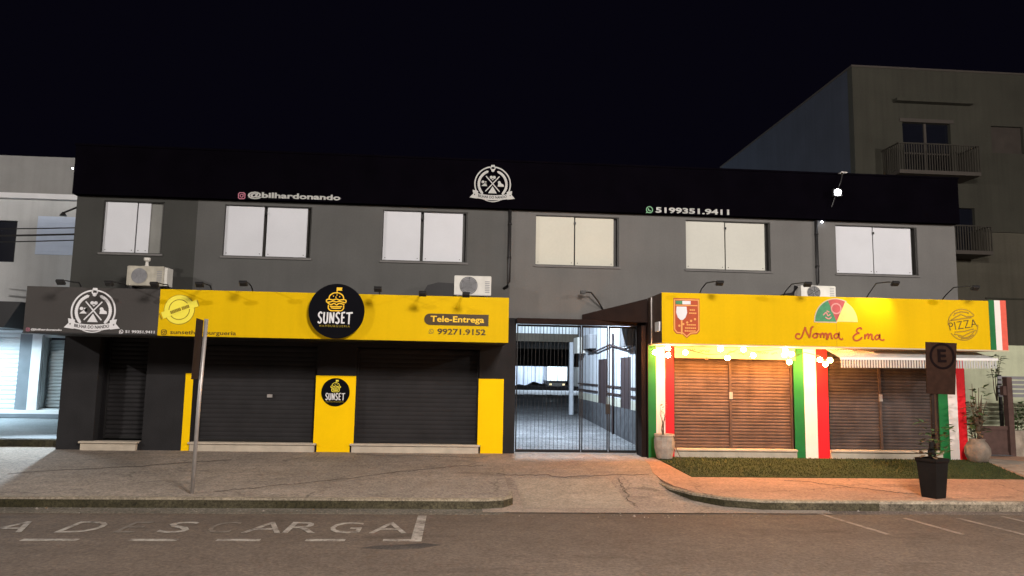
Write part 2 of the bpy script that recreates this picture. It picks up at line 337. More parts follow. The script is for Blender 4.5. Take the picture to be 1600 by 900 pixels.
        for i in range(len(xs)-1):
            for k in range(len(zs)-1):
                if not solid(i, k): continue
                a, b, c, d = xs[i], xs[i+1], zs[k], zs[k+1]
                s.add([(a, y0, c), (b, y0, c), (b, y0, d), (a, y0, d)], [(0, 1, 2, 3)], m)
                s.add([(a, y1, c), (b, y1, c), (b, y1, d), (a, y1, d)], [(3, 2, 1, 0)], m)
                if not solid(i-1, k): s.add([(a, y0, c), (a, y1, c), (a, y1, d), (a, y0, d)], [(3, 2, 1, 0)], m)
                if not solid(i+1, k): s.add([(b, y0, c), (b, y1, c), (b, y1, d), (b, y0, d)], [(0, 1, 2, 3)], m)
                if not solid(i, k-1): s.add([(a, y0, c), (b, y0, c), (b, y1, c), (a, y1, c)], [(3, 2, 1, 0)], m)
                if not solid(i, k+1): s.add([(a, y0, d), (b, y0, d), (b, y1, d), (a, y1, d)], [(0, 1, 2, 3)], m)
        return s
    def shutter(s, x0, x1, z0, z1, y, pitch=0.075, depth=0.014, m=0):   # corrugated roller curtain
        n = max(3, int((z1-z0)/pitch)); p = (z1-z0)/n; prof = []
        for i in range(n):
            z = z0+i*p
            prof += [(0, z), (-depth*0.75, z+p*0.2), (-depth, z+p*0.45), (-depth*0.7, z+p*0.72), (0, z+p*0.9)]
        prof.append((0, z1)); k = len(prof)
        vs = [(x0, y+d, z) for d, z in prof]+[(x1, y+d, z) for d, z in prof]
        return s.add(vs, [(i, i+k, i+1+k, i+1) for i in range(k-1)], m)
    def moved(s, fn): s.v = [fn(*v) for v in s.v]; return s

ORIG = {}
def tag(o, label=None, cat=None, group=None, kind=None):
    if label: o['label'] = label
    if cat: o['category'] = cat
    if group: o['group'] = group
    if kind: o['kind'] = kind
    return o
def thing(name, loc, label, cat, group=None, kind=None):
    o = bpy.data.objects.new(name, None); o.empty_display_size = 0.2; o.location = loc; C.objects.link(o)
    ORIG[o] = Vector(loc); return tag(o, label, cat, group, kind)
def obj(name, mb, mats, parent=None, smooth=False, label=None):
    mats = mats if isinstance(mats, (list, tuple)) else [mats]
    if parent is not None: off = ORIG[parent]
    else:
        xs, ys, zs = zip(*mb.v); off = Vector(((min(xs)+max(xs))/2, (min(ys)+max(ys))/2, min(zs)))
    me = bpy.data.meshes.new(name); me.from_pydata([tuple(Vector(v)-off) for v in mb.v], [], mb.f)
    for k in mats: me.materials.append(M[k] if isinstance(k, str) else k)
    me.polygons.foreach_set('material_index', mb.m)
    if smooth: me.polygons.foreach_set('use_smooth', [True]*len(me.polygons))
    me.update(); o = bpy.data.objects.new(name, me); C.objects.link(o)
    if parent is None: o.location = off
    else: o.parent = parent
    ORIG[o] = off
    if label: o['label'] = label
    return o
def struct(name, mb, mats, kind='structure', label=None, cat=None, smooth=False):
    return tag(obj(name, mb, mats, smooth=smooth), label, cat, None, kind)
def rad(c, r, a0, a1, n=16): return [(c[0]+r*math.cos(R(a0+(a1-a0)*i/n)), c[1]+r*math.sin(R(a0+(a1-a0)*i/n))) for i in range(n+1)]
def circ(c, r, n=40, e=1.0): return [(c[0]+r*math.cos(2*math.pi*i/n), c[1]+r*e*math.sin(2*math.pi*i/n)) for i in range(n)]
def rot(pts, a, c=(0, 0)):
    ca, sa = math.cos(R(a)), math.sin(R(a)); return [(c[0]+(x-c[0])*ca-(z-c[1])*sa, c[1]+(x-c[0])*sa+(z-c[1])*ca) for x, z in pts]

def text(mb, body, x0, x1, z0, z1, y, th=0.006, bold=0.0, shear=0.0, m=0, ang=0.0, space=1.0, bend=None):
    cu = bpy.data.curves.new('text', 'FONT'); cu.body = body; cu.offset = bold; cu.shear = shear; cu.space_character = space
    cu.resolution_u = 3; o = bpy.data.objects.new('text', cu); C.objects.link(o)
    me = bpy.data.meshes.new_from_object(o.evaluated_get(bpy.context.evaluated_depsgraph_get()))
    vs = [v.co.copy() for v in me.vertices]; fs = [tuple(p.vertices) for p in me.polygons]
    ed = {}
    for f in fs:
        for i in range(len(f)):
            a, b = f[i], f[(i+1) % len(f)]; k = (min(a, b), max(a, b)); ed[k] = None if k in ed else (a, b)
    bpy.data.objects.remove(o); bpy.data.curves.remove(cu); bpy.data.meshes.remove(me)
    ax, bx = min(v.x for v in vs), max(v.x for v in vs); az, bz = min(v.y for v in vs), max(v.y for v in vs)
    pts = [(x0+(v.x-ax)/(bx-ax)*(x1-x0), z0+(v.y-az)/(bz-az)*(z1-z0)) for v in vs]
    if bend: pts = [bend(*p) for p in pts]
    if ang: pts = rot(pts, ang, ((x0+x1)/2, (z0+z1)/2))
    n = len(pts); V = [(p[0], y-th, p[1]) for p in pts]+[(p[0], y, p[1]) for p in pts]
    FF = [f for f in fs]+[tuple(i+n for i in reversed(f)) for f in fs]+[(e[1], e[0], e[0]+n, e[1]+n) for e in ed.values() if e]
    mb.add(V, FF, m); return mb

def strokes(mb, lines, x0, z0, sx, sz, wd, y, th=0.006, m=0, taper=False, smooth=True):
    for k, ln in enumerate(lines):
        p = [(x0+a*sx, z0+b*sz) for a, b in ln]
        if smooth and len(p) > 2:
            q = []
            for i in range(len(p)-1):
                a = p[max(i-1, 0)]; b = p[i]; c = p[i+1]; d = p[min(i+2, len(p)-1)]
                for t in (0, 0.25, 0.5, 0.75):
                    q.append(tuple(0.5*((2*b[j])+(-a[j]+c[j])*t+(2*a[j]-5*b[j]+4*c[j]-d[j])*t*t+(-a[j]+3*b[j]-3*c[j]+d[j])*t**3) for j in (0, 1)))
            q.append(p[-1]); p = q
        mb.ribbon(p, wd, y-th-0.0007*(k % 4), y-0.0003*(k % 4), m=m, taper=taper)
    return mb

# ------------------------------------------------------------------ ground
GB = 10.25                                              # kerb line
def sz(x, y): return 0.13+0.12*min(max((y-GB)/4.7, 0), 1)   # sidewalk height
struct('ground', MB().slab([(-300, -200), (300, -200), (300, 400), (-300, 400)], -0.3, -0.03), 'earth')
struct('road', MB().slab([(-120, -12), (120, -12), (120, GB), (-120, GB)], -0.2, 0.0), 'road')
def grid(x0, x1, y0, y1, nx, ny, fz):
    mb = MB(); vs = [(x0+(x1-x0)*i/nx, y0+(y1-y0)*j/ny) for j in range(ny+1) for i in range(nx+1)]
    return mb.add([(x, y, fz(x, y)) for x, y in vs], [(j*(nx+1)+i, j*(nx+1)+i+1, (j+1)*(nx+1)+i+1, (j+1)*(nx+1)+i) for j in range(ny) for i in range(nx)])
def dz(x, y):
    t = min(max((y-GB)/2.3, 0), 1); t = t*t*(3-2*t); return (0.012*(1-t)+(sz(x, y)-0.004)*t)
struct('driveway', grid(0.4, 5.2, GB-0.25, 15.25, 24, 36, dz), 'drive')
lw = MB(); N = 12
ys = [GB+(15.3-GB)*i/N for i in range(N+1)]
lw.slab([(-60, GB+0.10), (0.55, GB+0.10), (0.72, GB+0.2), (0.80, GB+0.45)]+[(0.84, 12.4), (0.9, 15.3), (-60, 15.3)], -0.1, sz)
struct('sidewalk', lw, 'walk')
arc = [(3.42, 12.75), (3.36, 12.0), (3.40, 11.45), (3.58, 10.95), (3.90, 10.58), (4.35, 10.38), (4.9, 10.36)]
rw = MB(); rw.slab(arc+[(60, 10.36), (60, 15.3), (3.75, 15.3), (3.6, 13.6)], -0.1, sz)
struct('sidewalk', rw, 'walk_red_lit')
struct('driveway_slab', grid(0.98, 2.52, 10.32, 12.1, 12, 14, lambda x, y: dz(x, y)+0.004), 'slab')
kb = MB(); kb.ribbon([(-60, GB+0.05), (-6, GB+0.05), (0.45, GB+0.05), (0.66, GB+0.12), (0.79, GB+0.32), (0.82, GB+0.75)], 0.10, -0.05, 0.108, plane='XY')
struct('kerb', kb, 'kerb')
kb = MB(); kb.ribbon([(-60, GB+0.06), (-6, GB+0.06), (0.45, GB+0.06), (0.655, GB+0.13), (0.78, GB+0.32), (0.815, GB+0.75)], 0.11, 0.109, 0.135, plane='XY')
struct('kerb_cap', kb, 'kerb_top')
kb = MB(); kb.ribbon([(x-0.02, y-0.06) for x, y in arc[1:-1]]+[(4.9, 10.30), (6.0, 10.30)], 0.12, -0.05, 0.108, plane='XY')
struct('kerb', kb, 'kerb')
kb = MB(); kb.ribbon([(x-0.02, y-0.055) for x, y in arc[1:-1]]+[(4.9, 10.305), (6.0, 10.305)], 0.125, 0.109, 0.136, plane='XY')
struct('kerb_cap', kb, 'kerb_top')
kb = MB(); kb.ribbon([(6.003, 10.30), (9, 10.30), (60, 10.30)], 0.12, -0.05, 0.100, plane='XY')
struct('kerb', kb, 'kerb_mid')
kb = MB(); kb.ribbon([(6.003, 10.305), (9, 10.305), (60, 10.305)], 0.125, 0.101, 0.137, plane='XY')
struct('kerb_cap', kb, 'kerb_white')
gt = MB(); gt.slab([(-60, GB-0.35), (0.6, GB-0.35), (0.9, GB-0.02), (0.5, GB), (-60, GB)], 0.0, 0.006)
struct('gutter', gt, pavement('sandy_gutter', (0.125, 0.110, 0.088), (0.16, 0.14, 0.112), False, 0.5, 0.45))
gt = MB(); gt.slab([(3.9, GB-0.22), (60, GB-0.25), (60, GB+0.03), (4.3, GB+0.03)], 0.0, 0.005)
struct('gutter', gt, pavement('red_gutter', (0.135, 0.105, 0.085), (0.17, 0.13, 0.105), False, 0.5, 0.45))
# worn markings
mk = MB()
for a, b in ((34, 119), (198, 272), (333, 401), (473, 536), (597, 642)):
    X = lambda px: (px-653.5)*0.00673-0.37
    mk.slab([(X(a), 8.37), (X(b), 8.37), (X(b), 8.455), (X(a), 8.455)], 0.001, 0.004)
mk.slab([(-0.45, 8.36), (-0.33, 8.36), (-0.33, 9.8), (-0.44, 9.8)], 0.001, 0.0045)
struct('road_marking', mk, 'paint')
mk = MB()
def road_text(body, x0, x1, b=0.035):
    t = MB(); text(t, body, x0, x1, 8.76, 9.36, 0, 0.003, bold=b)
    mk.add([(x, z, 0.004-y*0+(-y)) for x, y, z in t.v], t.f)
# letter positions measured along the painted baseline
Lx = lambda px: (px-615)*0.00706-0.64
for ch, a, b in (('A', -30, 34), ('D', 83, 140), ('S', 236, 282), ('A', 370, 431), ('R', 434, 486), ('G', 504, 556), ('A', 572, 632)):
    road_text(ch, Lx(a), Lx(b), -0.004)
struct('road_lettering', mk, 'paint')
mk = MB()
for ch, a, b in (('E', 172, 204), ('C', 309, 350)): road_text(ch, Lx(a), Lx(b), -0.004)
struct('road_lettering', mk, 'paint_faint')
mk = MB()
for (a, b) in (((5.02, 10.1), (5.22, 8.75)), ((6.06, 9.75), (6.16, 8.75)), ((6.82, 9.75), (6.95, 8.72)), ((7.55, 9.9), (7.7, 8.72))):
    mk.ribbon([a, b], 0.07, 0.002, 0.005, plane='XY')
struct('parking_line', mk, 'paint_soft')
st_ = MB(); st_.slab([(-0.95, 8.05), (-0.6, 7.98), (-0.3, 8.05), (-0.12, 8.2), (-0.3, 8.28), (-0.55, 8.2), (-0.8, 8.16)], 0.0005, 0.003)
struct('oil_stain', st_, pavement('oil_stain', (0.045, 0.038, 0.034), (0.08, 0.068, 0.06), False, 0.5, 0.3))
rc = random.Random(11)
def crack(pts, wd=0.014, n=26):
    out = []
    for i in range(len(pts)-1):
        a, b = Vector(pts[i]), Vector(pts[i+1])
        ox = oy = 0.0
        for k in range(n):
            ox = ox*0.85+rc.uniform(-.03, .03); oy = oy*0.85+rc.uniform(-.05, .05); out.append(a.lerp(b, k/n)+Vector((ox, oy)))
    q = MB(); q.ribbon(out, wd, 0.001, 0.0035, plane='XY'); q.moved(lambda x, y, z: (x, y, z+(sz(x, y) if x < 0.8 or x > 4.9 else max(sz(x, y), dz(x, y)) if x > 3.4 else dz(x, y)+0.004)))
    struct('pavement_line', q, 'crack')
crack([(-3.3, 10.7), (-2.2, 11.5), (-0.3, 12.95), (0.6, 13.4)]); crack([(-6.8, 12.0), (-5.2, 12.9), (-3.9, 13.9)], 0.02)  # first one: a thin dark line starting at the sign post's foot
crack([(0.7, 12.4), (1.6, 12.25), (3.3, 12.5)]); crack([(2.56, 10.4), (2.6, 11.3), (2.7, 12.2)], 0.008); crack([(5.4, 12.0), (6.2, 11.4), (7.0, 10.8)], 0.02); crack([(-1.9, 14.6), (0.6, 14.3)], 0.016)
db = MB()
for _ in range(420):
    x = rc.uniform(-9, 9); y = GB-abs(rc.gauss(0, 0.12))-0.02 if not 0.8 < x < 4.2 else rc.uniform(9.7, 10.2)
    r_ = rc.uniform(0.004, 0.014)*(2.0 if rc.random() < 0.06 else 1); a = rc.uniform(0, 3)
    db.add([(x+r_*math.cos(a+k*2.1), y+r_*math.sin(a+k*2.1), 0.004) for k in range(3)]+[(x, y, 0.004+r_*0.9)], [(0, 1, 3), (1, 2, 3), (2, 0, 3)], 0 if rc.random() < 0.8 else 1)
for _ in range(260):
    x = rc.uniform(-8, 9.5); y = rc.uniform(10.5, 14.6); z = (sz(x, y) if x < 0.8 or x > 4.9 else dz(x, y))+0.002
    if 3.3 < x < 4.9 or (x > 3.9 and y > 12.2): continue
    r_ = rc.uniform(0.004, 0.012); a = rc.uniform(0, 3)
    db.add([(x+r_*math.cos(a+k*2.1), y+r_*math.sin(a+k*2.1), z) for k in range(3)]+[(x, y, z+r_*0.7)], [(0, 1, 3), (1, 2, 3), (2, 0, 3)], 0 if rc.random() < 0.7 else 1)
struct('gravel', db, ['pebble', 'leaf_dry'], 'stuff')
# turf strip
tf = MB(); TP = [(3.95, 12.25), (9.85, 12.25), (10.75, 14.55), (3.95, 14.55)]
tf.slab(TP, lambda x, y: sz(x, y)-0.02, lambda x, y: sz(x, y)+0.012)
for _ in range(14000):
    y = random.uniform(12.25, 14.55); x = random.uniform(3.93, 9.85+0.9*(y-12.25)/2.3); h = random.uniform(0.012, 0.035); a = random.uniform(0, 6.28)
    z = sz(x, y)+0.012; dx, dy = 0.006*math.cos(a), 0.006*math.sin(a); lx, ly = random.uniform(-.015, .015), random.uniform(-.015, .015)
    tf.add([(x-dx, y-dy, z), (x+dx, y+dy, z), (x+lx, y+ly, z+h)], [(0, 1, 2)])
struct('grass_strip', tf, 'turf', 'stuff')
struct('alley_floor', grid(0.9, 12, 15.25, 48, 8, 40, lambda x, y: 0.262+0.027*(y-15.3)), 'cobble')

# ------------------------------------------------------------------ main building
Y0 = 14.95
B = thing('two_storey_building', (1.5, Y0, 0.2), 'long two-storey dark grey building with black parapet and closed shops below', 'building')
WIN = [(-7.08, -5.91), (-4.73, -3.0), (-1.57, 0.16), (1.57, 3.32), (4.75, 6.58), (8.02, 9.84)]
for xa, xb, mm in ((-7.6, -5.26, 'grey_wall_dark'), (-5.26, 1.05, 'grey_wall_mid'), (1.05, 10.7, 'grey_wall')):  # section paints; their contrast also carries the light falloff along the wall
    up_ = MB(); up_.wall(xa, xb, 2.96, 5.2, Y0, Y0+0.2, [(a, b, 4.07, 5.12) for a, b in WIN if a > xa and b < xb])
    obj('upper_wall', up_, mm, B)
lo = MB(); lo.wall(-7.6, 1.2, 0.1, 2.958, Y0, Y0+0.2, [(-6.93, -6.02, 0.40, 2.62), (-5.12, -2.75, 0.40, 2.3), (-1.99, 0.47, 0.40, 2.3)])
obj('lower_wall', lo, 'black_wall', B)
nw = MB(); nw.wall(3.95, 10.5, 0.1, 2.9, 14.6, 14.95, [(4.37, 6.87, 0.40, 2.30), (7.58, 9.9, 0.40, 2.30)])
obj('lower_wall', nw, 'black_wall', B)
bk = MB()
bk.box(-7.6, -7.4, Y0+0.2, 23, 0.1, 5.9); bk.box(-7.4, 1.2, 22.8, 23, 0.1, 5.9); bk.box(1.0, 1.2, Y0+0.2, 22.8, 0.1, 5.9)
bk.box(10.5, 10.7, Y0+0.2, 22, 0.1, 5.9); bk.box(4.3, 10.5, 21.8, 22, 0.1, 5.9); bk.box(4.1, 4.3, Y0+0.2, 22, 2.96, 5.9)
bk.box(1.2, 4.1, 16.8, 17, 2.98, 5.9); bk.box(1.2, 4.1, Y0+0.2, 16.8, 2.98, 3.1)
obj('rear_wall', bk, 'black_wall', B)
obj('roof', MB().box(-7.45, 10.6, Y0+0.05, 21.9, 5.7, 5.85), 'black', B)
pa = MB(); pa.wall(-7.63, 10.72, 5.202, 6.18, 14.8, 15.0); pa.box(-7.65, 10.74, 14.78, 15.02, 6.181, 6.22)
obj('parapet', pa, 'parapet', B)
for i, (a, b) in enumerate(WIN):
    f = MB(); y0, y1 = Y0+0.03, Y0+0.17
    f.box(a, b, y0, y1, 4.07, 4.09); f.box(a, b, y0, y1, 5.108, 5.12); f.box(a, a+0.008, y0, y1, 4.09, 5.108); f.box(b-0.03, b, y0, y1, 4.09, 5.108)
    f.box(a+0.008, b-0.03, Y0+0.15, Y0+0.16, 4.09, 5.108)
    W = obj('window', f, 'frame', B)
    pm = ['panel', 'panel', 'panel', 'panel_warm', 'panel_cream', 'panel'][i]
    mid = (a+b-0.10)/2
    if i == 0: spans = [(a+0.01, -6.46, pm, 0.06), (-6.44, -6.20, pm, 0.075), (-6.20, b-0.03, 'panel_grey', 0.1)]
    else: spans = [(a+0.01, mid-(0.05 if i in (1, 2) else 0.015), pm, 0.06), (mid+0.015, b-0.10, pm, 0.075)]
    for x0, x1, mm, dy in spans:
        q = MB(); q.box(x0, x1, Y0+dy, Y0+dy+0.02, 4.095, 5.104)
        if mm != 'panel_grey':
            for px in (x0+0.05, x1-0.05): q.tube([(px, Y0+dy-0.006, 4.14), (px, Y0+dy+0.004, 4.14)], 0.010, 6, 1)
        obj('panel', q, [mm, 'frame'], W)
    if i: obj('handle', MB().box(mid-0.02, mid+0.02, Y0+0.03, Y0+0.055, 4.95, 5.0), 'dark_metal', W)
    sl = MB(); sl.box(a-0.03, b+0.03, Y0-0.03, Y0+0.03, 4.03, 4.068); obj('sill', sl, 'sill', W)
# yellow and black piers of the burger shop
yp = MB(); yp.box(-5.27, -5.125, Y0-0.012, Y0+0.14, 0.22, 1.73); obj('yellow_pillar', yp, 'yellow_wall', B)
yp = MB(); yp.prism([(-2.69, 0.22), (-2.05, 0.22), (-2.05, 0.40), (-1.98, 0.40), (-1.98, 1.73), (-2.76, 1.73), (-2.76, 0.40), (-2.69, 0.40)], Y0-0.012, Y0+0.02); obj('yellow_pillar', yp, 'yellow_wall', B)
yp = MB(); yp.prism([(0.52, 0.22), (0.965, 0.22), (0.965, 1.72), (0.46, 1.72), (0.46, 0.40), (0.52, 0.40)], Y0-0.012, Y0+0.02); obj('yellow_pillar', yp, 'yellow_wall', B)
for a, b, y in ((-6.93, -6.02, 15.38), (-5.12, -2.75, 15.10), (-1.99, 0.47, 15.10)):
    dp = 0.02 if a < -6 else 0.007
    z1 = 2.6 if a < -6 else 2.28
    sh = obj('roller_shutter', MB().shutter(a, b, 0.42, z1, y, 0.085, dp), 'shutter', B)
    for x in (a, b-0.04): obj('guide_rail', MB().box(x, x+0.04, y-0.05, y-0.022, 0.42, z1), 'dark_metal', sh)
    obj('bottom_bar', MB().box(a+0.042, b-0.042, y-0.045, y-0.022, 0.425, 0.47), 'dark_metal', sh)
obj('shutter_lock', MB().box(-3.72, -3.62, 15.05, 15.075, 1.28, 1.34), 'steel', B)
dj = MB(); dj.box(-6.93, -6.915, 15.152, 15.6, 0.40, 2.62); dj.box(-6.035, -6.02, 15.152, 15.6, 0.40, 2.62); dj.box(-6.91, -6.04, 15.0, 15.6, 0.30, 0.40)
obj('door_reveal', dj, 'black', B)
for a, b, y in ((-7.14, -6.06, 14.86), (-5.13, -2.70, 14.90), (-2.04, 0.51, 14.90)):
    st = MB(); st.box(a+0.03, b-0.03, y, 15.09, 0.18, 0.37, bev=0.008); st.box(a, b, y-0.03, 15.09, 0.372, 0.41, bev=0.008)
    obj('door_step', st, 'step', B)
# pizza shop: flag pillars, shutters, steps
for xs in ((3.84, 3.99, 4.17, 4.35), (6.84, 7.05, 7.31, 7.55), (9.9, 10.1, 10.3, 10.48)):
    p = MB()
    for k in range(3): p.box(xs[k], xs[k+1], 14.58 if xs[0] > 4 else 14.56, 14.605, 0.2, 2.45, k)
    if xs[0] < 4: p.box(3.82, 3.84, 14.56, 14.94, 0.2, 2.45, 0)
    obj('flag_pillar', p, ['green', 'flag_white', 'red'], B)
for a, b, mid in ((4.37, 6.84, 5.56), (7.56, 9.9, 8.72)):
    sh = obj('roller_shutter', MB().shutter(a+0.02, b-0.02, 0.42, 2.28, 14.74, 0.064, 0.011), 'nonna_shutter' if a < 5 else 'nonna_shutter_shaded', B)
    for x0, x1 in ((a, a+0.03), (b-0.03, b)): obj('guide_rail', MB().box(x0, x1, 14.66, 14.71, 0.42, 2.28), 'brown_side', sh)
    obj('middle_post', MB().box(mid-0.025, mid+0.025, 14.69, 14.72, 0.42, 2.28), 'brown_side', sh)
    obj('shutter_lock', MB().box(mid-0.035, mid+0.035, 14.665, 14.689, 1.40, 1.54), 'steel', sh)
    st = MB(); st.box(a-0.02 if a < 5 else a, b+0.01, 14.54, 14.72, 0.18, 0.375, bev=0.008); st.box(a-0.02 if a < 5 else a, b+0.01, 14.50, 14.72, 0.377, 0.42, bev=0.008)
    obj('door_step', st, 'step', B)
for px, z0 in ((1.03, 3.60), (7.57, 3.75)):
    d = MB(); pts = [(px, Y0-0.05, 5.2), (px, Y0-0.05, z0+0.1), (px-0.03, Y0-0.05, z0), (px-0.10, Y0+0.02, z0-0.04)]
    d.tube(pts, 0.032, 10); 
    for z in (4.9, 4.2): d.tube([(px, Y0-0.05, z-0.02), (px, Y0-0.05, z+0.02)], 0.042, 10)
    obj('downpipe', d, 'dark_metal', B, smooth=True)

# ------------------------------------------------------------------ emblems
def crest(mb, cx, cz, s, y, m=0, ink=1):
    T = lambda pts: [(cx+a*s, cz+b*s) for a, b in pts]
    mb.ribbon(T(rad((0, 0), 1.0, -62, 82, 30)), 0.07*s, y-0.012, y, m=m); mb.ribbon(T(rad((0, 0), 1.0, 98, 242, 30)), 0.07*s, y-0.012, y, m=m)
    for sg in (-1, 1):
        for k in range(15):                       # laurel leaves
            a = R(-38+k*7.2); x, z = sg*0.78*math.cos(a), 0.78*math.sin(a); d = math.degrees(a)+90
            lf = [(0.13, 0), (0.05, 0.075), (-0.09, 0.05), (-0.12, 0), (-0.09, -0.05), (0.05, -0.075)]
            lf = rot(lf, d if sg > 0 else 180-d); mb.prism(T([(x+p, z+q) for p, q in lf]), y-0.010-0.0006*(k % 3), y, m)
        mb.ribbon(T([(-0.40*sg, -0.42), (0.38*sg, 0.46)]), 0.055*s, y-0.013-0.001*sg, y-0.001, m=m)     # crossed cues
        bx = sg*0.46                              # ball-and-cup marks
        mb.prism(T([(bx-0.17, -0.12), (bx+0.17, -0.12), (bx+0.15, 0.0), (bx+0.02, 0.06), (bx-0.02*sg, 0.16), (bx-0.13*sg, 0.16)][::1]), y-0.011, y, m)
        mb.prism(T(circ((bx-0.09, 0.12), 0.08, 12)), y-0.0125, y, m)
        mb.prism(T(circ((sg*0.085, 0.40), 0.085, 14)), y-0.011, y, m)
    mb.prism(T([(-0.24, -0.52), (0.24, -0.52), (0.0, -0.12)]), y-0.016, y-0.002, m)
    mb.prism(T([(-0.07, 0.30), (0.07, 0.30), (0, 0.22)]), y-0.009, y, m)
    mb.ribbon(T(circ((0, 0.93), 0.12, 18)), 0.05*s, y-0.014, y-0.001, True, m); mb.prism(T(circ((0, 0.80), 0.09, 14)), y-0.010, y, m)
    mb.prism(T([(-0.13, 1.0), (0.13, 1.0), (0.09, 1.12), (-0.09, 1.12)]), y-0.012, y, m)
    for sg in (-1, 1):                            # ribbon tails
        q = [(0.80*sg, -0.42), (1.12*sg, -0.36), (1.08*sg, -0.58), (1.28*sg, -0.80), (0.84*sg, -0.86)]
        mb.prism(T(q if sg > 0 else q[::-1]), y-0.015, y-0.003, m)
        mb.prism(T([(sg*1.0+0.04*math.cos(R(90+72*k*2)), -0.62+0.05*math.sin(R(90+72*k*2))) for k in range(5)][::1]), y-0.018, y-0.014, ink)
    top = [(-0.90+1.8*i/14, -0.54-0.10*(1-((i-7)/7)**2)) for i in range(15)]
    bot = [(p, q-0.28) for p, q in reversed(top)]
    mb.prism(T(bot[::-1][::-1]+top), y-0.020, y-0.006, m)
    text(mb, 'BILHAR DO NANDO', cx-0.80*s, cx+0.80*s, cz-0.845*s, cz-0.69*s, y-0.020, 0.004, 0.01, m=ink,
         bend=lambda x, z: (x, z+0.07*s*(((x-cx)/(0.8*s))**2)+0.01*s))
    mb.ribbon(T(rad((0, 0), 1.0, 244, 296, 14)), 0.05*s, y-0.010, y, m=m)

def burger(mb, cx, cz, s, y, m=0):
    lines = [[(-0.72, 0.28), (-0.66, 0.62), (-0.35, 0.88), (0, 0.94), (0.35, 0.88), (0.66, 0.62), (0.72, 0.28)],
             [(-0.72, 0.28), (-0.95, 0.20), (-0.90, -0.02), (-0.55, 0.02), (-0.3, 0.10), (0, 0.02), (0.3, 0.10), (0.6, 0.02), (0.92, -0.02), (0.95, 0.20), (0.72, 0.28)],
             [(-0.72, 0.28), (-0.3, 0.22), (0, 0.32), (0.3, 0.22), (0.72, 0.28)],
             [(-0.82, -0.10), (-0.5, -0.26), (-0.2, -0.12), (0.05, -0.28), (0.3, -0.12), (0.82, -0.22)],
             [(-0.74, -0.30), (-0.74, -0.62), (-0.52, -0.84), (0, -0.86), (0.52, -0.84), (0.74, -0.62), (0.74, -0.30)],
             [(-0.60, -0.42), (0, -0.46), (0.60, -0.42)], [(-0.5, -0.58), (0, -0.62), (0.5, -0.58)]]
    strokes(mb, lines, cx, cz, s, s, 0.11*s, y, m=m)
    for a, b in ((-0.3, 0.6), (0.05, 0.72), (0.32, 0.55), (-0.05, 0.5)): mb.prism([(cx+(a+p)*s, cz+(b+q)*s) for p, q in circ((0, 0), 0.06, 8)], y-0.006, y, m)
    mb.prism([(cx+p*s, cz+q*s) for p, q in ((0.0, 1.0), (0.09, 1.0), (0.09, 1.16), (0.56, 1.16), (0.50, 1.32), (0.56, 1.48), (0.0, 1.48))], y-0.008, y-0.001, m)

BRUSH = {'S': [[(0.95, 0.86), (0.6, 1.0), (0.22, 0.86), (0.18, 0.66), (0.5, 0.5), (0.78, 0.34), (0.74, 0.1), (0.4, 0.0), (0.02, 0.12)]],
         'U': [[(0.12, 1.0), (0.08, 0.3), (0.3, 0.02), (0.68, 0.06), (0.84, 0.3), (0.86, 1.0)]],
         'N': [[(0.1, 0.0), (0.12, 0.98)], [(0.14, 0.98), (0.8, 0.04)], [(0.82, 0.02), (0.88, 1.0)]],
         'E': [[(0.16, 0.0), (0.18, 1.0)], [(0.18, 0.97), (0.92, 1.02)], [(0.18, 0.52), (0.78, 0.56)], [(0.16, 0.05), (0.9, 0.06)]],
         'T': [[(-0.1, 0.94), (1.25, 1.0)], [(0.55, 0.95), (0.5, -0.06)]]}
def sunset_word(mb, x0, x1, z0, z1, y, m=0):
    wds = [('S', 0.9), ('U', 0.95), ('N', 1.0), ('S', 0.9), ('E', 0.85), ('T', 1.0)]; tot = sum(b for a, b in wds)+0.28*5; k = (x1-x0)/tot; x = x0
    for ch, ww in wds:
        strokes(mb, BRUSH[ch], x, z0, ww*k, z1-z0, 0.33*k, y, 0.008, m, smooth=ch in 'SU'); x += (ww+0.28)*k

# ------------------------------------------------------------------ fascia canopies and their writing
def icon_insta(mb, cx, cz, s, y, m=0):
    sq = [(-0.5, -0.32), (-0.32, -0.5), (0.32, -0.5), (0.5, -0.32), (0.5, 0.32), (0.32, 0.5), (-0.32, 0.5), (-0.5, 0.32)]
    mb.ribbon([(cx+a*s, cz+b*s) for a, b in sq], 0.13*s, y-0.005, y, True, m); mb.ribbon(circ((cx, cz), 0.24*s, 14), 0.11*s, y-0.005, y, True, m)
    mb.prism(circ((cx+0.28*s, cz+0.28*s), 0.07*s, 8), y-0.005, y, m)
def icon_phone(mb, cx, cz, s, y, m=0):
    mb.ribbon(circ((cx, cz), 0.45*s, 20), 0.12*s, y-0.005, y, True, m)
    mb.prism([(cx-0.42*s, cz-0.18*s), (cx-0.2*s, cz-0.40*s), (cx-0.52*s, cz-0.54*s)], y-0.0055, y-0.0005, m)
    mb.ribbon([(cx-0.18*s, cz+0.2*s), (cx-0.14*s, cz-0.02*s), (cx+0.02*s, cz-0.16*s), (cx+0.22*s, cz-0.18*s)], 0.15*s, y-0.006, y, m=m)

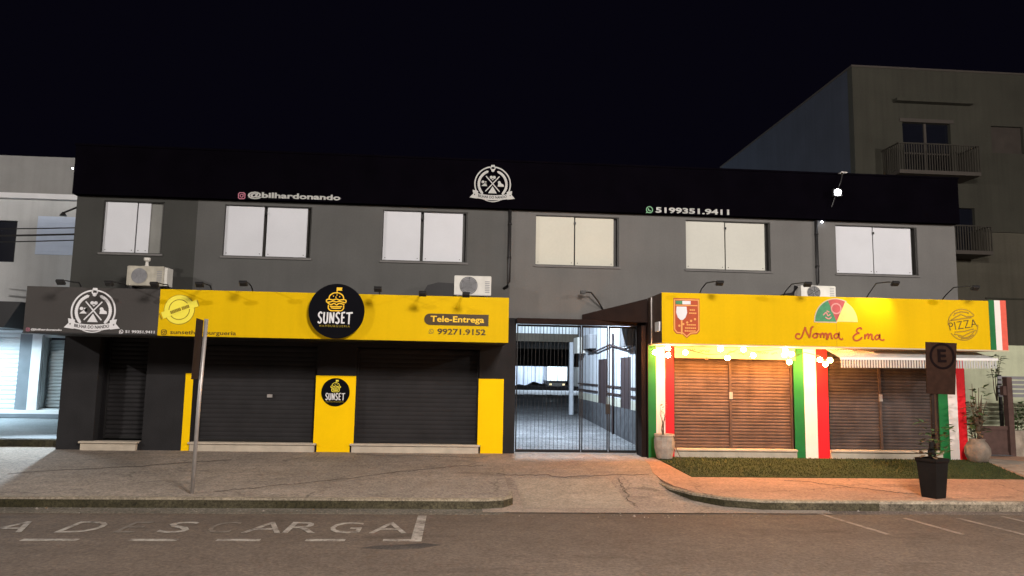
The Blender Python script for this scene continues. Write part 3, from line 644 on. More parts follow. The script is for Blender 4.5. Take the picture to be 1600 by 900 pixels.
FY = 13.5
bs = thing('fascia_sign', (-6.44, FY, 2.40), 'charcoal fascia sign with white billiard emblem at left end of the building', 'sign')
q = MB(); q.box(-7.58, -5.302, FY, Y0-0.003, 2.405, 3.22); obj('sign_box', q, 'black_sign', bs)
q = MB(); q.box(-7.585, -5.302, FY-0.012, FY-0.001, 2.395, 2.415); obj('bottom_trim', q, 'black', bs)
q = MB(); crest(q, -6.42, 2.80, 0.37, FY-0.001, 0, 1); obj('emblem', q, ['letter_white', 'black_sign'], bs)
q = MB(); icon_insta(q, -7.50, 2.455, 0.055, FY-0.001); obj('icon', q, 'insta', bs)
q = MB(); text(q, '@bilhardonando', -7.45, -6.93, 2.432, 2.478, FY-0.001, 0.005, 0.02); obj('lettering', q, 'letter_white', bs)
q = MB(); icon_phone(q, -5.92, 2.45, 0.07, FY-0.001); obj('icon', q, 'letter_white', bs)
q = MB(); text(q, '51 99351.9411', -5.85, -5.35, 2.428, 2.478, FY-0.001, 0.005, 0.02); obj('lettering', q, 'letter_white', bs)

ss = thing('fascia_sign', (-2.2, FY, 2.39), 'long yellow fascia sign with Tele-Entrega and phone number over the burger shop', 'sign')
q = MB(); q.box(-5.30, 0.94, FY+0.012, Y0-0.003, 2.39, 3.21); obj('sign_box', q, 'black', ss)
q = MB(); q.box(-5.30, 0.94, FY, FY+0.011, 2.395, 3.225); obj('yellow_panel', q, 'yellow_sign', ss)
q = MB(); icon_insta(q, -5.19, 2.455, 0.085, FY-0.001); obj('icon', q, 'letter_dark', ss)
q = MB(); text(q, 'sunsethamburgueria', -5.08, -3.94, 2.405, 2.50, FY-0.001, 0.004, 0.008); obj('lettering', q, 'letter_dark', ss)
q = MB(); text(q, '99271.9152', -0.36, 0.52, 2.52, 2.63, FY-0.001, 0.004, 0.022); obj('lettering', q, 'letter_dark', ss)
q = MB(); icon_phone(q, -0.47, 2.575, 0.09, FY-0.001); obj('icon', q, 'olive', ss)
pl = MB(); pl.prism([(0.57, 2.69), (0.57, 2.90)]+[(-0.50+0.105*math.cos(R(a)), 2.795+0.105*math.sin(R(a))) for a in range(90, 271, 15)], FY-0.006, FY-0.001)
PLq = obj('delivery_plate', pl, 'letter_dark', ss)
q = MB(); text(q, 'Tele-Entrega', -0.49, 0.49, 2.715, 2.86, FY-0.007, 0.004, 0.022); obj('lettering', q, 'yellow_line', PLq)
st = MB(); cx, cz = -4.95, 2.865
st.prism(circ((cx, cz), 0.268, 40), FY-0.004, FY-0.001, 1); st.prism(circ((cx, cz), 0.258, 40), FY-0.007, FY-0.004, 0)
st.ribbon(circ((cx, cz), 0.178, 36), 0.014, FY-0.009, FY-0.006, True, 1)
for sg in (-1, 1):
    st.prism(rot([(cx+sg*0.26-0.05, cz-0.06), (cx+sg*0.26+0.07, cz-0.06), (cx+sg*0.26+0.07, cz+0.06), (cx+sg*0.26-0.05, cz+0.06)], 22, (cx, cz)), FY-0.012, FY-0.002, 0)
    st.ribbon(rot([(cx+sg*0.34, cz-0.06), (cx+sg*0.345, cz+0.055)], 22, (cx, cz)), 0.014, FY-0.010, FY-0.002, m=1)
st.prism(rot([(cx-0.24, cz-0.055), (cx+0.24, cz-0.055), (cx+0.24, cz+0.055), (cx-0.24, cz+0.055)], 22, (cx, cz)), FY-0.0115, FY-0.002, 0)
for k, (a, b) in enumerate(((-0.155, 0.015), (0.05, 0.16))):                    # unreadable words on the band
    x = a
    while x < b: st.prism(rot([(cx+x, cz-0.03), (cx+x+0.022, cz-0.03), (cx+x+0.022, cz+0.028), (cx+x, cz+0.028)], 22, (cx, cz)), FY-0.015, FY-0.011, 1); x += 0.027
obj('stamp', st, ['pale_yellow', 'olive'], ss)

dk = thing('round_sign', (-2.17, 13.3, 2.40), 'round black burger sign with white brush lettering on the yellow fascia', 'sign')
q = MB(); q.prism(circ((-2.17, 2.895), 0.493, 64), 13.375, 13.43); obj('disc', q, 'disc', dk)
for x in (-2.4, -1.95): obj('bracket', MB().box(x-0.02, x+0.02, 13.43, 13.497, 2.68, 3.12), 'dark_metal', dk)
q = MB(); burger(q, -2.18, 3.055, 0.18, 13.374); obj('burger_logo', q, 'yellow_line', dk)
q = MB(); sunset_word(q, -2.49, -1.90, 2.675, 2.87, 13.374); obj('lettering', q, 'letter_white', dk)
q = MB(); text(q, 'HAMBURGUERIA', -2.46, -1.92, 2.605, 2.645, 13.374, 0.004, 0.0, space=1.3); obj('lettering', q, 'olive', dk)

sd = thing('round_sign', (-2.37, Y0-0.02, 1.10), 'small round black burger sticker on the middle yellow pillar', 'sign')
q = MB(); q.prism(circ((-2.37, 1.405), 0.278, 48), Y0-0.02, Y0-0.0135); obj('disc', q, 'disc', sd)
q = MB(); burger(q, -2.37, 1.50, 0.10, Y0-0.021); obj('burger_logo', q, 'pale_yellow', sd)
q = MB(); sunset_word(q, -2.56, -2.19, 1.255, 1.385, Y0-0.021); obj('lettering', q, 'letter_white', sd)
q = MB(); text(q, 'HAMBURGUERIA', -2.555, -2.20, 1.205, 1.235, Y0-0.021, 0.003, 0.0, space=1.2); obj('lettering', q, 'olive', sd)

# pizza fascia
ns = thing('fascia_sign', (7.2, FY, 2.43), 'long yellow fascia sign lettered Nonna Ema with Italian stripes at its end', 'sign')
q = MB(); q.box(3.82, 10.62, FY+0.012, 14.555, 2.47, 3.395); obj('sign_box', q, 'brown_side', ns)
q = MB(); q.box(3.815, 10.27, FY, FY+0.011, 2.45, 3.40); obj('yellow_panel', q, 'yellow_sign', ns)
q = MB(); [q.box(a, b, FY, FY+0.011, 2.45, 3.415, k) for k, (a, b) in enumerate(((10.272, 10.39), (10.39, 10.51), (10.51, 10.63)))]; obj('flag_stripes', q, ['green', 'flag_white', 'coral'], ns)
q = MB(); q.box(3.82, 10.64, FY+0.002, 14.5, 2.44, 2.468); q.box(3.82, 10.64, FY-0.01, FY+0.0, 2.425, 2.448); obj('soffit', q, 'cream', ns)
obj('side_strip', MB().box(3.795, 3.815, 14.2, 14.24, 2.47, 3.38), 'steel', ns); obj('side_plate', MB().box(3.79, 3.818, 13.62, 13.9, 2.68, 2.86), 'white', ns)
q = MB(); q.box(7.192, 7.198, FY-0.003, FY, 2.45, 3.40); obj('panel_seam', q, 'orange_seam', ns)
bd = MB(); cx, cz = 4.285, 2.95
sh = [(-0.25, 0.35), (0.25, 0.35), (0.25, -0.26), (0.20, -0.32), (0.08, -0.33), (0.0, -0.40), (-0.08, -0.33), (-0.20, -0.32), (-0.25, -0.26)]
def sc(p, k): return [(cx+a*k, cz+b*k) for a, b in p]
bd.prism(sc(sh, 1.0)[::-1], FY-0.004, FY-0.001, 0); bd.ribbon(sc(sh, 0.92)[::-1], 0.022, FY-0.007, FY-0.003, True, 1)
for k, (a, b, mm) in enumerate(((-0.21, -0.08, 4), (-0.08, 0.08, 2), (0.08, 0.21, 0))): bd.box(cx+a, cx+b, FY-0.008, FY-0.0035, cz+0.235, cz+0.30, mm)
bd.box(cx-0.21, cx+0.21, FY-0.0085, FY-0.0035, cz+0.205, cz+0.225, 1)
cup = [(-0.19, 0.19), (-0.20, 0.08), (-0.17, -0.01), (-0.12, -0.06), (-0.07, -0.06), (-0.02, -0.01), (0.01, 0.08), (0.0, 0.19)]
bd.prism([(cx+a, cz+b) for a, b in cup], FY-0.010, FY-0.004, 2); bd.ribbon([(cx-0.095, cz-0.06), (cx-0.095, cz-0.33)], 0.03, FY-0.009, FY-0.004, m=1)
for k in range(5): bd.prism(circ((cx-0.14+0.075*k, cz-0.17+0.032*k), 0.022, 10), FY-0.011, FY-0.004, 1)
for k, (a, b, z) in enumerate(((0.06, 0.16, 0.13), (0.05, 0.17, 0.07), (0.0, 0.18, -0.15), (-0.03, 0.19, -0.21), (-0.04, 0.18, -0.265))):
    x = a
    while x < b-0.01: bd.box(cx+x, cx+x+0.03, FY-0.008, FY-0.0035, cz+z-0.012, cz+z+0.014, 1); x += 0.036
obj('wine_badge', bd, ['badge', 'badge_line', 'letter_white', 'rust', 'logo_green'], ns)
lg = MB(); cx, cz, r = 7.20, 2.925, 0.42
arcp = lambda a0, a1, rr, n=14: [(cx+rr*math.cos(R(a0+(a1-a0)*i/n)), cz+rr*1.02*math.sin(R(a0+(a1-a0)*i/n))) for i in range(n+1)]
lg.ribbon([(cx-r-0.012, cz-0.012)]+arcp(178, 62, r+0.01)+[(cx, cz-0.012)], 0.02, FY-0.0045, FY-0.001, True, 4)
lg.prism([(cx, cz)]+arcp(112, 180, r), FY-0.006, FY-0.001, 0); lg.prism([(cx, cz)]+arcp(64, 112, r), FY-0.0065, FY-0.001, 1); lg.prism([(cx, cz)]+arcp(0, 64, r), FY-0.0055, FY-0.001, 2)
lg.ribbon(circ((cx+0.0, cz+0.25), 0.095, 22), 0.026, FY-0.010, FY-0.005, True, 3)
lg.prism(circ((cx-0.02, cz+0.34), 0.018, 10), FY-0.011, FY-0.005, 3)
strokes(lg, [[(-0.26, 0.12), (-0.2, 0.17), (-0.17, 0.11), (-0.12, 0.14)], [(-0.22, 0.08), (-0.15, 0.05), (-0.1, 0.09)], [(-0.19, 0.2), (-0.14, 0.18)]], cx, cz, 1, 1, 0.022, FY-0.006, m=3)
obj('half_round_logo', lg, ['logo_green', 'logo_rose', 'logo_cream', 'logo_pink', 'cream'], ns)
SCR = [  # Nonna Ema in brush script, unit = letter height
 [(0.0, 0.30), (0.02, 0.12), (0.22, 0.02), (0.42, 0.22), (0.55, 0.62), (0.66, 1.0)], [(0.0, 0.30), (0.12, 0.44), (0.30, 0.40)], [(0.66, 1.0), (0.74, 0.62), (0.94, 0.14)], [(0.94, 0.14), (1.0, 0.5), (1.08, 0.92), (1.22, 1.06)],
 [(1.40, 0.50), (1.22, 0.42), (1.18, 0.22), (1.34, 0.14), (1.48, 0.28), (1.42, 0.50), (1.60, 0.44)],
 [(1.66, 0.52), (1.70, 0.14)], [(1.70, 0.3), (1.80, 0.52), (1.90, 0.46), (1.92, 0.14)], [(1.92, 0.3), (2.02, 0.52), (2.12, 0.44), (2.10, 0.12), (2.2, 0.04)],
 [(2.18, 0.50), (2.22, 0.14)], [(2.22, 0.30), (2.32, 0.52), (2.42, 0.46), (2.44, 0.16), (2.54, 0.12)],
 [(2.92, 0.50), (2.74, 0.50), (2.62, 0.30), (2.72, 0.14), (2.88, 0.26), (2.96, 0.56), (2.96, 0.2), (3.10, 0.06), (3.22, 0.14)],
 [(4.52, 0.90), (4.44, 1.04), (4.24, 0.94), (4.18, 0.72), (4.36, 0.60)], [(4.36, 0.60), (4.08, 0.50), (3.92, 0.22), (4.06, 0.0), (4.34, 0.06), (4.54, 0.28)],
 [(4.74, 0.52), (4.72, 0.12)], [(4.72, 0.26), (4.90, 0.54), (4.98, 0.46), (4.96, 0.14)], [(4.98, 0.3), (5.12, 0.54), (5.22, 0.46), (5.20, 0.18), (5.34, 0.10)],
 [(5.72, 0.46), (5.56, 0.48), (5.42, 0.28), (5.50, 0.12), (5.66, 0.22), (5.76, 0.50), (5.76, 0.18), (5.92, 0.06), (6.06, 0.14)]]
q = MB(); strokes(q, SCR, 6.39, 2.575, 0.288, 0.235, 0.031, FY-0.001, 0.005); obj('lettering', q, 'rust', ns)
pz = MB(); cx, cz = 9.73, 2.925; A = lambda pts: rot(pts, 9, (cx, cz))
text(pz, 'PIZZA', cx-0.285, cx+0.285, cz-0.075, cz+0.075, FY-0.001, 0.004, -0.012, ang=9, space=1.08)
obj('stamp_word', pz, 'letter_dark', ns)
pz = MB()
for r_, a0, a1 in ((0.30, 28, 175), (0.25, 50, 130), (0.30, 205, 352), (0.25, 235, 320)): pz.ribbon(A(rad((cx, cz), r_, a0, a1, 20)), 0.018, FY-0.004, FY-0.001)
for pts in ([(-0.26, 0.10), (-0.12, 0.16), (0.0, 0.2), (0.1, 0.14), (0.25, 0.13)], [(-0.22, 0.11), (0.0, 0.115), (0.2, 0.11)], [(-0.2, -0.12), (0.0, -0.13), (0.2, -0.11)], [(-0.22, -0.15), (-0.05, -0.22), (0.08, -0.18), (0.24, -0.14)], [(-0.13, 0.235), (0.02, 0.25), (0.16, 0.21)], [(-0.1, -0.26), (0.05, -0.27), (0.18, -0.22)]):
    pz.ribbon(A([(cx+a, cz+b) for a, b in pts]), 0.022, FY-0.0045, FY-0.0005)
obj('stamp', pz, 'olive_soft', ns)

# parapet emblem and lettering
pe = thing('emblem_sign', (0.65, 14.79, 5.25), 'small white billiard emblem on black parapet above the middle windows', 'sign')
q = MB(); crest(q, 0.65, 5.695, 0.365, 14.798, 0, 1); obj('emblem', q, ['letter_white_dim', 'parapet'], pe)
ph = thing('lettering_sign', (-3.42, 14.79, 5.2), 'white handle lettering with pink camera icon on black parapet', 'sign')
q = MB(); icon_insta(q, -4.37, 5.275, 0.125, 14.798); obj('icon', q, 'insta', ph)
q = MB(); text(q, '@bilhardonando', -4.25, -2.42, 5.215, 5.365, 14.798, 0.012, 0.03); obj('lettering', q, 'letter_white_dim', ph)
ph = thing('lettering_sign', (4.7, 14.79, 5.2), 'white phone number 5199351.9411 with green icon on black parapet', 'sign')
q = MB(); icon_phone(q, 3.93, 5.275, 0.145, 14.798); obj('icon', q, 'whats', ph)
q = MB(); text(q, '5199351.9411', 4.06, 5.63, 5.215, 5.335, 14.798, 0.012, 0.03); obj('lettering', q, 'letter_white_dim', ph)

# ------------------------------------------------------------------ arm spotlights on the canopies
ARMS = [(-6.72, 3.24, 'spotlight arm above the left corner of the charcoal fascia'), (-5.93, 3.24, 'spotlight arm right of the white emblem on the charcoal fascia'),
        (-5.18, 3.24, 'spotlight arm under the old left air conditioner'), (-4.43, 3.26, 'spotlight arm just right of the round yellow stamp'), (-3.70, 3.30, 'spotlight arm midway between yellow stamp and round black sign'),
        (-1.40, 3.26, 'spotlight arm right behind the round black burger sign'), (-0.62, 3.20, 'spotlight arm left of the middle air conditioner over yellow fascia'), (0.14, 3.20, 'spotlight arm directly below the middle air conditioner'),
        (4.72, 3.53, 'spotlight arm right of the red wine badge'), (6.37, 3.55, 'spotlight arm left of the right air conditioner'), (8.04, 3.61, 'spotlight arm under the rightmost white window, lighting the sign below'), (9.59, 3.57, 'spotlight arm above the pizza stamp near the flag stripes')]
def arm(x, z, label):
    zb = 3.22 if x < 2 else 3.40
    t = thing('arm_spotlight', (x, FY, zb), 'black '+label, 'spotlight', 'arm spotlights along the shop canopies')
    q = MB(); sx = -0.05 if x < 2 else -0.10
    q.tube([(x+sx, 13.75, zb), (x+sx, 13.62, zb+0.10), (x+sx*0.8, 13.4, max(z, zb)+0.06), (x+sx*0.3, 13.1, max(z+0.05, zb+0.03)), (x, 12.93, z+0.03)], 0.011, 6); obj('arm', q, 'dark_metal', t)
    q = MB(); q.lathe([(0.035, -0.02), (0.05, 0.0), (0.05, 0.015)], (x+sx, 13.75, zb+0.012), 10); obj('base', q, 'dark_metal', t)
    h = MB(); h.box(-0.065, 0.065, -0.05, 0.05, -0.03, 0.03, bev=0.01); a = R(38)
    h.moved(lambda X, Y, Z: (x+X, 12.92+Y*math.cos(a)+Z*math.sin(a), z-Y*math.sin(a)*-1*-1+Z*math.cos(a))); obj('lamp_head', h, 'dark_metal', t)
for a in ARMS: arm(*a)
t = thing('arm_spotlight', (2.75, Y0, 3.1), 'black bent arm on the grey wall above the gate', 'spotlight', 'arm spotlights along the shop canopies')
q = MB(); q.tube([(3.0, Y0, 3.16), (2.86, 14.80, 3.33), (2.70, 14.72, 3.50), (2.56, 14.70, 3.50)], 0.016, 6); obj('arm', q, 'dark_metal', t)
q = MB(); q.box(2.48, 2.58, 14.66, 14.76, 3.47, 3.53); obj('lamp_head', q, 'dark_metal', t)

# ------------------------------------------------------------------ air conditioners
def fan(mb, cx, cz, r, y, m=0, mc=1):
    mb.prism(circ((cx, cz), r, 28), y-0.006, y, mc)
    for k in range(1, 6): mb.ribbon(circ((cx, cz), r*k/5, 26), 0.008, y-0.014, y-0.007, True, m)
    for k in range(6): mb.ribbon([(cx+0.02*math.cos(R(60*k)), cz+0.02*math.sin(R(60*k))), (cx+r*math.cos(R(60*k+25)), cz+r*math.sin(R(60*k+25)))], 0.008, y-0.018, y-0.0145, m=m)
def ac(x0, x1, y0, z0, z1, d, mm, label, fx, fr):
    t = thing('air_conditioner', ((x0+x1)/2, y0+d/2, z0), label, 'air conditioner', 'outdoor air conditioning units')
    obj('casing', MB().box(x0, x1, y0, y0+d, z0, z1, bev=0.015), mm, t)
    q = MB(); fan(q, fx, (z0+z1)/2, fr, y0-0.001); obj('fan_grille', q, ['ac_fan', 'ac_fan'] if mm != 'ac' else ['frame', 'ac_fan'], t)
    q = MB(); [q.box(x1-0.12, x1-0.03, y0-0.006, y0-0.001, z0+0.06+k*0.035, z0+0.075+k*0.035) for k in range(7) if z0+0.075+k*.035 < z1-.03]; obj('side_vent', q, 'ac_fan', t)
    for x in (x0+0.08, x1-0.08): obj('bracket', MB().box(x-0.02, x+0.02, y0+0.02, Y0-0.002, z0-0.05, z0-0.002), 'dark_metal', t)
    return t
t = ac(-6.25, -5.58, 14.30, 3.36, 3.74, 0.32, 'ac_old', 'old beige air conditioner high on the left wall above charcoal fascia', -6.02, 0.14)
q = MB(); q.box(-5.578, -5.52, 14.32, 14.60, 3.37, 3.72); obj('side_panel', q, 'ac', t)
q = MB(); q.lathe([(0.05, 0), (0.03, 0.05), (0.025, 0.10), (0.06, 0.13), (0.06, 0.18)], (-5.98, 14.5, 3.742), 10); obj('pipe_cap', q, 'ac', t)
t = ac(-0.08, 0.64, 14.28, 3.33, 3.72, 0.32, 'ac', 'white air conditioner standing on the yellow burger canopy', 0.20, 0.17)
t = thing('duct_box', (-0.36, 14.45, 3.24), 'black rounded cover box beside the middle air conditioner', 'box')
q = MB(); q.prism([(-0.66, 3.24), (-0.09, 3.24), (-0.09, 3.57), (-0.40, 3.58), (-0.60, 3.52), (-0.67, 3.40)], 14.35, 14.70); obj('casing', q, 'black', t)
t = ac(6.90, 7.62, 14.28, 3.42, 3.71, 0.32, 'ac', 'white air conditioner half hidden behind the pizza fascia', 7.16, 0.13)
q = MB(); q.tube([(6.45, 14.45, 3.42), (6.62, 14.45, 3.50), (6.80, 14.45, 3.53), (6.88, 14.45, 3.70)], 0.05, 8); obj('hose', q, 'black', t)

# ------------------------------------------------------------------ gate
g = thing('barred_gate', (2.45, Y0, 0.27), 'tall barred metal gate closing the alley between the two shops', 'gate')
q = MB(); q.box(1.2, 3.96, 14.80, Y0+0.1, 2.85, 2.955); obj('lintel', q, 'brown', g)
q = MB(); q.box(3.71, 3.80, 14.62, Y0+0.1, 0.2, 2.849); q.box(3.80, 3.815, 14.50, Y0+0.1, 0.2, 3.35); obj('gate_post', q, 'brown', g)
q = MB(); q.add([(2.55, 14.9, 3.06), (3.80, 14.50, 3.38), (3.80, 14.50, 2.90), (2.55, 14.9, 2.96), (2.55, 14.94, 3.06), (3.80, 14.60, 3.38), (3.80, 14.60, 2.90), (2.55, 14.94, 2.96)],
    [(3, 2, 1, 0), (4, 5, 6, 7), (0, 1, 5, 4), (1, 2, 6, 5), (2, 3, 7, 6), (3, 0, 4, 7)]); obj('slanted_board', q, 'brown', g)
for a, b in ((1.22, 2.54), (2.56, 3.10), (3.12, 3.70)):
    q = MB(); q.box(a, b, 14.98, 15.01, 0.285, 0.33); q.box(a, b, 14.98, 15.01, 2.80, 2.84)
    q.box(a, a+0.022, 14.98, 15.01, 0.33, 2.80); q.box(b-0.022, b, 14.98, 15.01, 0.33, 2.80)
    n = int((b-a)/0.075)
    for k in range(1, n): x = a+(b-a)*k/n; q.box(x-0.0032, x+0.0032, 14.990, 14.998, 0.33, 2.80)
    obj('gate_leaf', q, 'black', g)
obj('lock', MB().box(3.05, 3.15, 14.955, 14.979, 1.05, 1.25), 'dark_metal', g)

# ------------------------------------------------------------------ alley behind the gate
FZ = lambda y: 0.262+0.027*(y-15.3)
a_ = thing('alley_building', (4.3, 20, 0.25), 'white side building with brown doors along the alley behind the gate', 'building')
HO = [(16.95, 18.0), (19.75, 20.95)]; EN = 24.3
SEG = [(15.2, 16.95), (18.0, 19.75), (20.95, EN)]
q = MB()
for a, b in SEG: q.box(4.05, 4.09, a, b, 1.26, 4.2)
for a, b in HO: q.box(4.05, 4.09, a, b, 2.27, 4.2)
q.box(4.09, 8.0, 15.2, EN, 0.2, 4.2); obj('wall', q, 'alley_wall', a_)
q = MB(); q.box(4.035, 4.088, 15.2, EN-0.01, 0.2, 1.05); obj('stone_base', q, 'alley_base', a_)
for a, b in SEG:
    q = MB(); q.box(4.045, 4.088, a, b-0.01, 1.052, 1.258); obj('cream_band', q, 'alley_cream', a_)
    for z in (1.33, 1.52): obj('rail', MB().box(4.015, 4.048, a, b, z, z+0.045), 'alley_dark', a_)
for a, b in HO: obj('door', MB().box(4.06, 4.085, a+0.002, b-0.002, 1.02, 2.268), 'alley_dark', a_)
for a, b, c, d in ((16.4, 17.2, 2.50, 2.92), (21.2, 22.2, 2.6, 3.0)): obj('awning_box', MB().box(3.82, 4.04, a, b, c, d), 'ac_fan', a_)
obj('air_conditioner_box', MB().box(3.78, 4.04, 23, 23.7, 2.5, 3.0), 'ac', a_)
q = MB(); q.tube([(3.98, 15.3, 2.60), (3.98, 17.2, 2.45), (3.98, 19, 2.62), (3.98, 21, 2.50), (3.98, 24, 2.7)], 0.025, 6); obj('cable', q, 'alley_dark', a_)
q = MB(); q.tube([(4.0, 18.7, 0.3), (4.0, 18.7, 2.9)], 0.03, 8); obj('drainpipe', q, 'alley_dark', a_)
t = thing('carport', (2.8, 24.4, 0.5), 'carport with white corrugated eave and black hanging curtain down the alley', 'carport')
q = MB()
for k in range(27): x = 1.22+k*0.105; q.box(x, x+0.085, 24.40 if k % 2 else 24.43, 24.46, 3.17, 3.42)
q.box(1.2, 4.05, 24.37, 24.47, 3.421, 3.48); obj('eave', q, 'corr', t)
q = MB(); q.box(1.2, 8.0, 24.47, 38, 3.10, 3.16); q.box(1.2, 4.0, 24.40, 24.48, 2.90, 3.168); obj('roof', q, 'soffit', t)
q = MB(); q.box(3.76, 3.90, 24.42, 24.56, 0.4, 2.9); obj('post', q, 'alley_wall', t)
obj('bracket', MB().box(1.84, 1.94, 24.36, 24.40, 2.80, 3.17), 'corr', t)
q = MB(); n = 60; vs = [(1.2+5.9*i/n, 38+0.08*math.sin(i*1.1), z) for z in (2.20, 3.10) for i in range(n+1)]
q.add(vs, [(i, i+1, i+n+2, i+n+1) for i in range(n)]); obj('curtain', q, 'black', t, smooth=True)
t = thing('hanging_sheet', (4.6, 45, 1.0), 'pale grey sheet hung at the dark far end of the alley', 'sheet')
q = MB(); n = 40
vs = [(2.9+2.85*i/n, 45+0.07*math.sin(i*1.3)+0.04*math.sin(i*0.6), z) for z in (1.19, 1.8, 2.5) for i in range(n+1)]
vs = [(x, y, z-0.10*math.sin(x*2.2)+0.06*math.sin(x*7) if z < 1.5 else z) for x, y, z in vs]
q.add(vs, [(k*(n+1)+i, k*(n+1)+i+1, (k+1)*(n+1)+i+1, (k+1)*(n+1)+i) for k in range(2) for i in range(n)]); obj('cloth', q, 'tarp', t, smooth=True)
q = MB(); q.tube([(2.4, 45, 2.5), (5.0, 45, 2.5), (8.2, 45, 2.5)], 0.03, 6); obj('rail', q, 'dark_metal', t)
q = MB(); q.box(0.9, 12, 48, 48.3, 0.6, 5.0); tag(obj('back_wall', q, 'black_wall'), 'dark wall closing the far end of the alley', 'wall')
q = MB(); q.box(7.4, 7.8, 27, 48, 0.4, 3.0); tag(obj('side_wall', q, 'house_grey'), 'grey wall on the right of the far alley court', 'wall')
q = MB(); q.box(0.9, 7.4, 40.2, 40.35, 0.5, 1.16); tag(obj('low_wall', q, 'black_wall'), 'low dark screen added before the pale sheet at the far end of the alley', 'wall')  # added screen: hides lit floor so the far court stays dark
TY = 43.0; tz = FZ(TY)
t = thing('delivery_truck', (5.9, TY, tz), 'small white box truck parked at the back of the alley', 'truck')
q = MB(); q.box(5.32, 6.48, TY, TY+3, 1.42, 2.30, bev=0.02); obj('cargo_box', q, 'truck', t)
q = MB(); q.box(5.89, 5.91, TY-0.012, TY-0.002, 1.45, 2.27); obj('door_seam', q, 'frame', t)
q = MB(); q.box(5.40, 6.40, TY+0.1, TY+4.6, 1.12, 1.41); obj('chassis', q, 'frame', t)
for x in (5.40, 6.22):
    q = MB(); q.tube([(x, TY+0.8, tz+0.22), (x+0.18, TY+0.8, tz+0.22)], 0.22, 16); obj('wheel', q, 'tyre', t)
q = MB(); q.box(5.38, 6.42, TY+0.0, TY+0.08, 1.05, 1.11); obj('bumper', q, 'steel', t)
for x in (5.45, 6.22): q = MB(); q.box(x, x+0.13, TY+0.02, TY+0.09, 1.17, 1.27); obj('tail_light', q, 'amber', t)
t = thing('wall_lamp', (1.2, 18.3, 4.2), 'small floodlight on the alley wall behind the building', 'lamp')
q = MB(); q.box(1.2, 1.42, 18.2, 18.4, 4.32, 4.40); obj('housing', q, 'dark_metal', t)

# ------------------------------------------------------------------ string lights, banner, awning
sl = thing('string_lights', (5.6, 14.4, 2.1), 'string of warm round bulbs hanging along the cream banner of the pizza shop', 'string lights')
BL = [(3.93, 2.30), (4.19, 2.39), (4.19, 2.25), (4.54, 2.31), (5.26, 2.395), (5.40, 2.22), (5.73, 2.395), (5.93, 2.28), (6.60, 2.39), (6.72, 2.32), (6.57, 2.30), (6.67, 2.16), (7.31, 2.22), (7.42, 2.13), (7.52, 2.215)]
pth = [(3.90, 14.42, 2.38), (4.19, 14.42, 2.43), (4.54, 14.42, 2.36), (4.97, 14.42, 2.26), (5.40, 14.42, 2.28), (5.73, 14.42, 2.43), (5.93, 14.42, 2.33), (6.3, 14.42, 2.37), (6.60, 14.42, 2.43), (6.67, 14.42, 2.22), (7.0, 14.42, 2.34), (7.31, 14.42, 2.27), (7.42, 14.42, 2.19), (7.52, 14.42, 2.27), (7.7, 14.42, 2.42)]
pth = [(x*14.05/14.4, 14.05, 1.85+(z-1.85)*14.05/14.4+0.02) for x, y, z in pth]
q = MB(); q.tube(pth, 0.006, 5); obj('wire', q, 'dark_metal', sl)
FB = 14.05; kb_ = FB/14.4
for x, z in [(a*kb_, 1.85+(b-1.85)*kb_) for a, b in BL]:
    q = MB(); q.sphere((x, FB, z), 0.048, 14, 9); b_ = obj('bulb', q, 'bulb', sl, smooth=True)
    q = MB(); q.tube([(x, FB, z+0.046), (x, FB, z+0.075)], 0.013, 8); obj('socket', q, 'dark_metal', b_)
q = MB(); q.sphere((4.97*kb_, FB, 1.85+0.35*kb_), 0.034, 12, 8); obj('bulb', q, 'bulb_off', sl, smooth=True, label='unlit bulb')
bn = thing('banner', (5.6, 14.5, 2.2), 'cream banner with faint writing above the left pizza shutter', 'banner')
q = MB(); q.box(4.352, 6.838, 14.49, 14.50, 2.205, 2.435); obj('cloth', q, 'banner', bn)
q = MB(); rr = random.Random(3)
for x0, x1, z in ((4.62, 4.78, 2.37), (4.86, 5.08, 2.35), (5.2, 5.32, 2.34), (5.45, 5.6, 2.35), (5.66, 5.78, 2.3), (6.05, 6.3, 2.34), (6.34, 6.48, 2.33)):
    x = x0; ln = []
    while x < x1: ln.append((x, z+rr.uniform(-0.022, 0.022))); x += 0.014
    q = MB(); q.ribbon(ln, 0.009, 14.486, 14.4895); obj('faint_writing', q, 'banner_ink', bn)
aw = thing('slatted_awning', (8.8, 13.6, 2.1), 'white slatted awning with vertical valance over the right pizza shutter', 'awning')
q = MB(); n = 60
za = lambda x: 2.22+0.012*(x-7.2)
for k in range(n):
    x = 7.21+3.10*k/n; h = za(x)
    q.add([(x, 13.95, 2.42), (x+0.028, 13.95, 2.42), (x+0.028, 13.42, h+0.03), (x, 13.42, h+0.03), (x, 13.95, 2.408), (x+0.028, 13.95, 2.408), (x+0.028, 13.42, h+0.018), (x, 13.42, h+0.018)],
          [(0, 1, 2, 3), (7, 6, 5, 4), (3, 2, 6, 7), (0, 3, 7, 4), (1, 5, 6, 2)])
obj('sloping_slats', q, 'awning', aw)
q = MB(); q.prism([(7.2, za(7.2)-0.015), (10.32, za(10.32)-0.015), (10.32, za(10.32)+0.03), (7.2, za(7.2)+0.03)], 13.385, 13.415); obj('front_rail', q, 'white', aw)
q = MB()
for k in range(58): x = 7.21+3.10*k/58; q.box(x, x+0.027, 13.39, 13.405, za(x)-0.165, za(x)-0.017)
obj('valance', q, 'awning', aw)

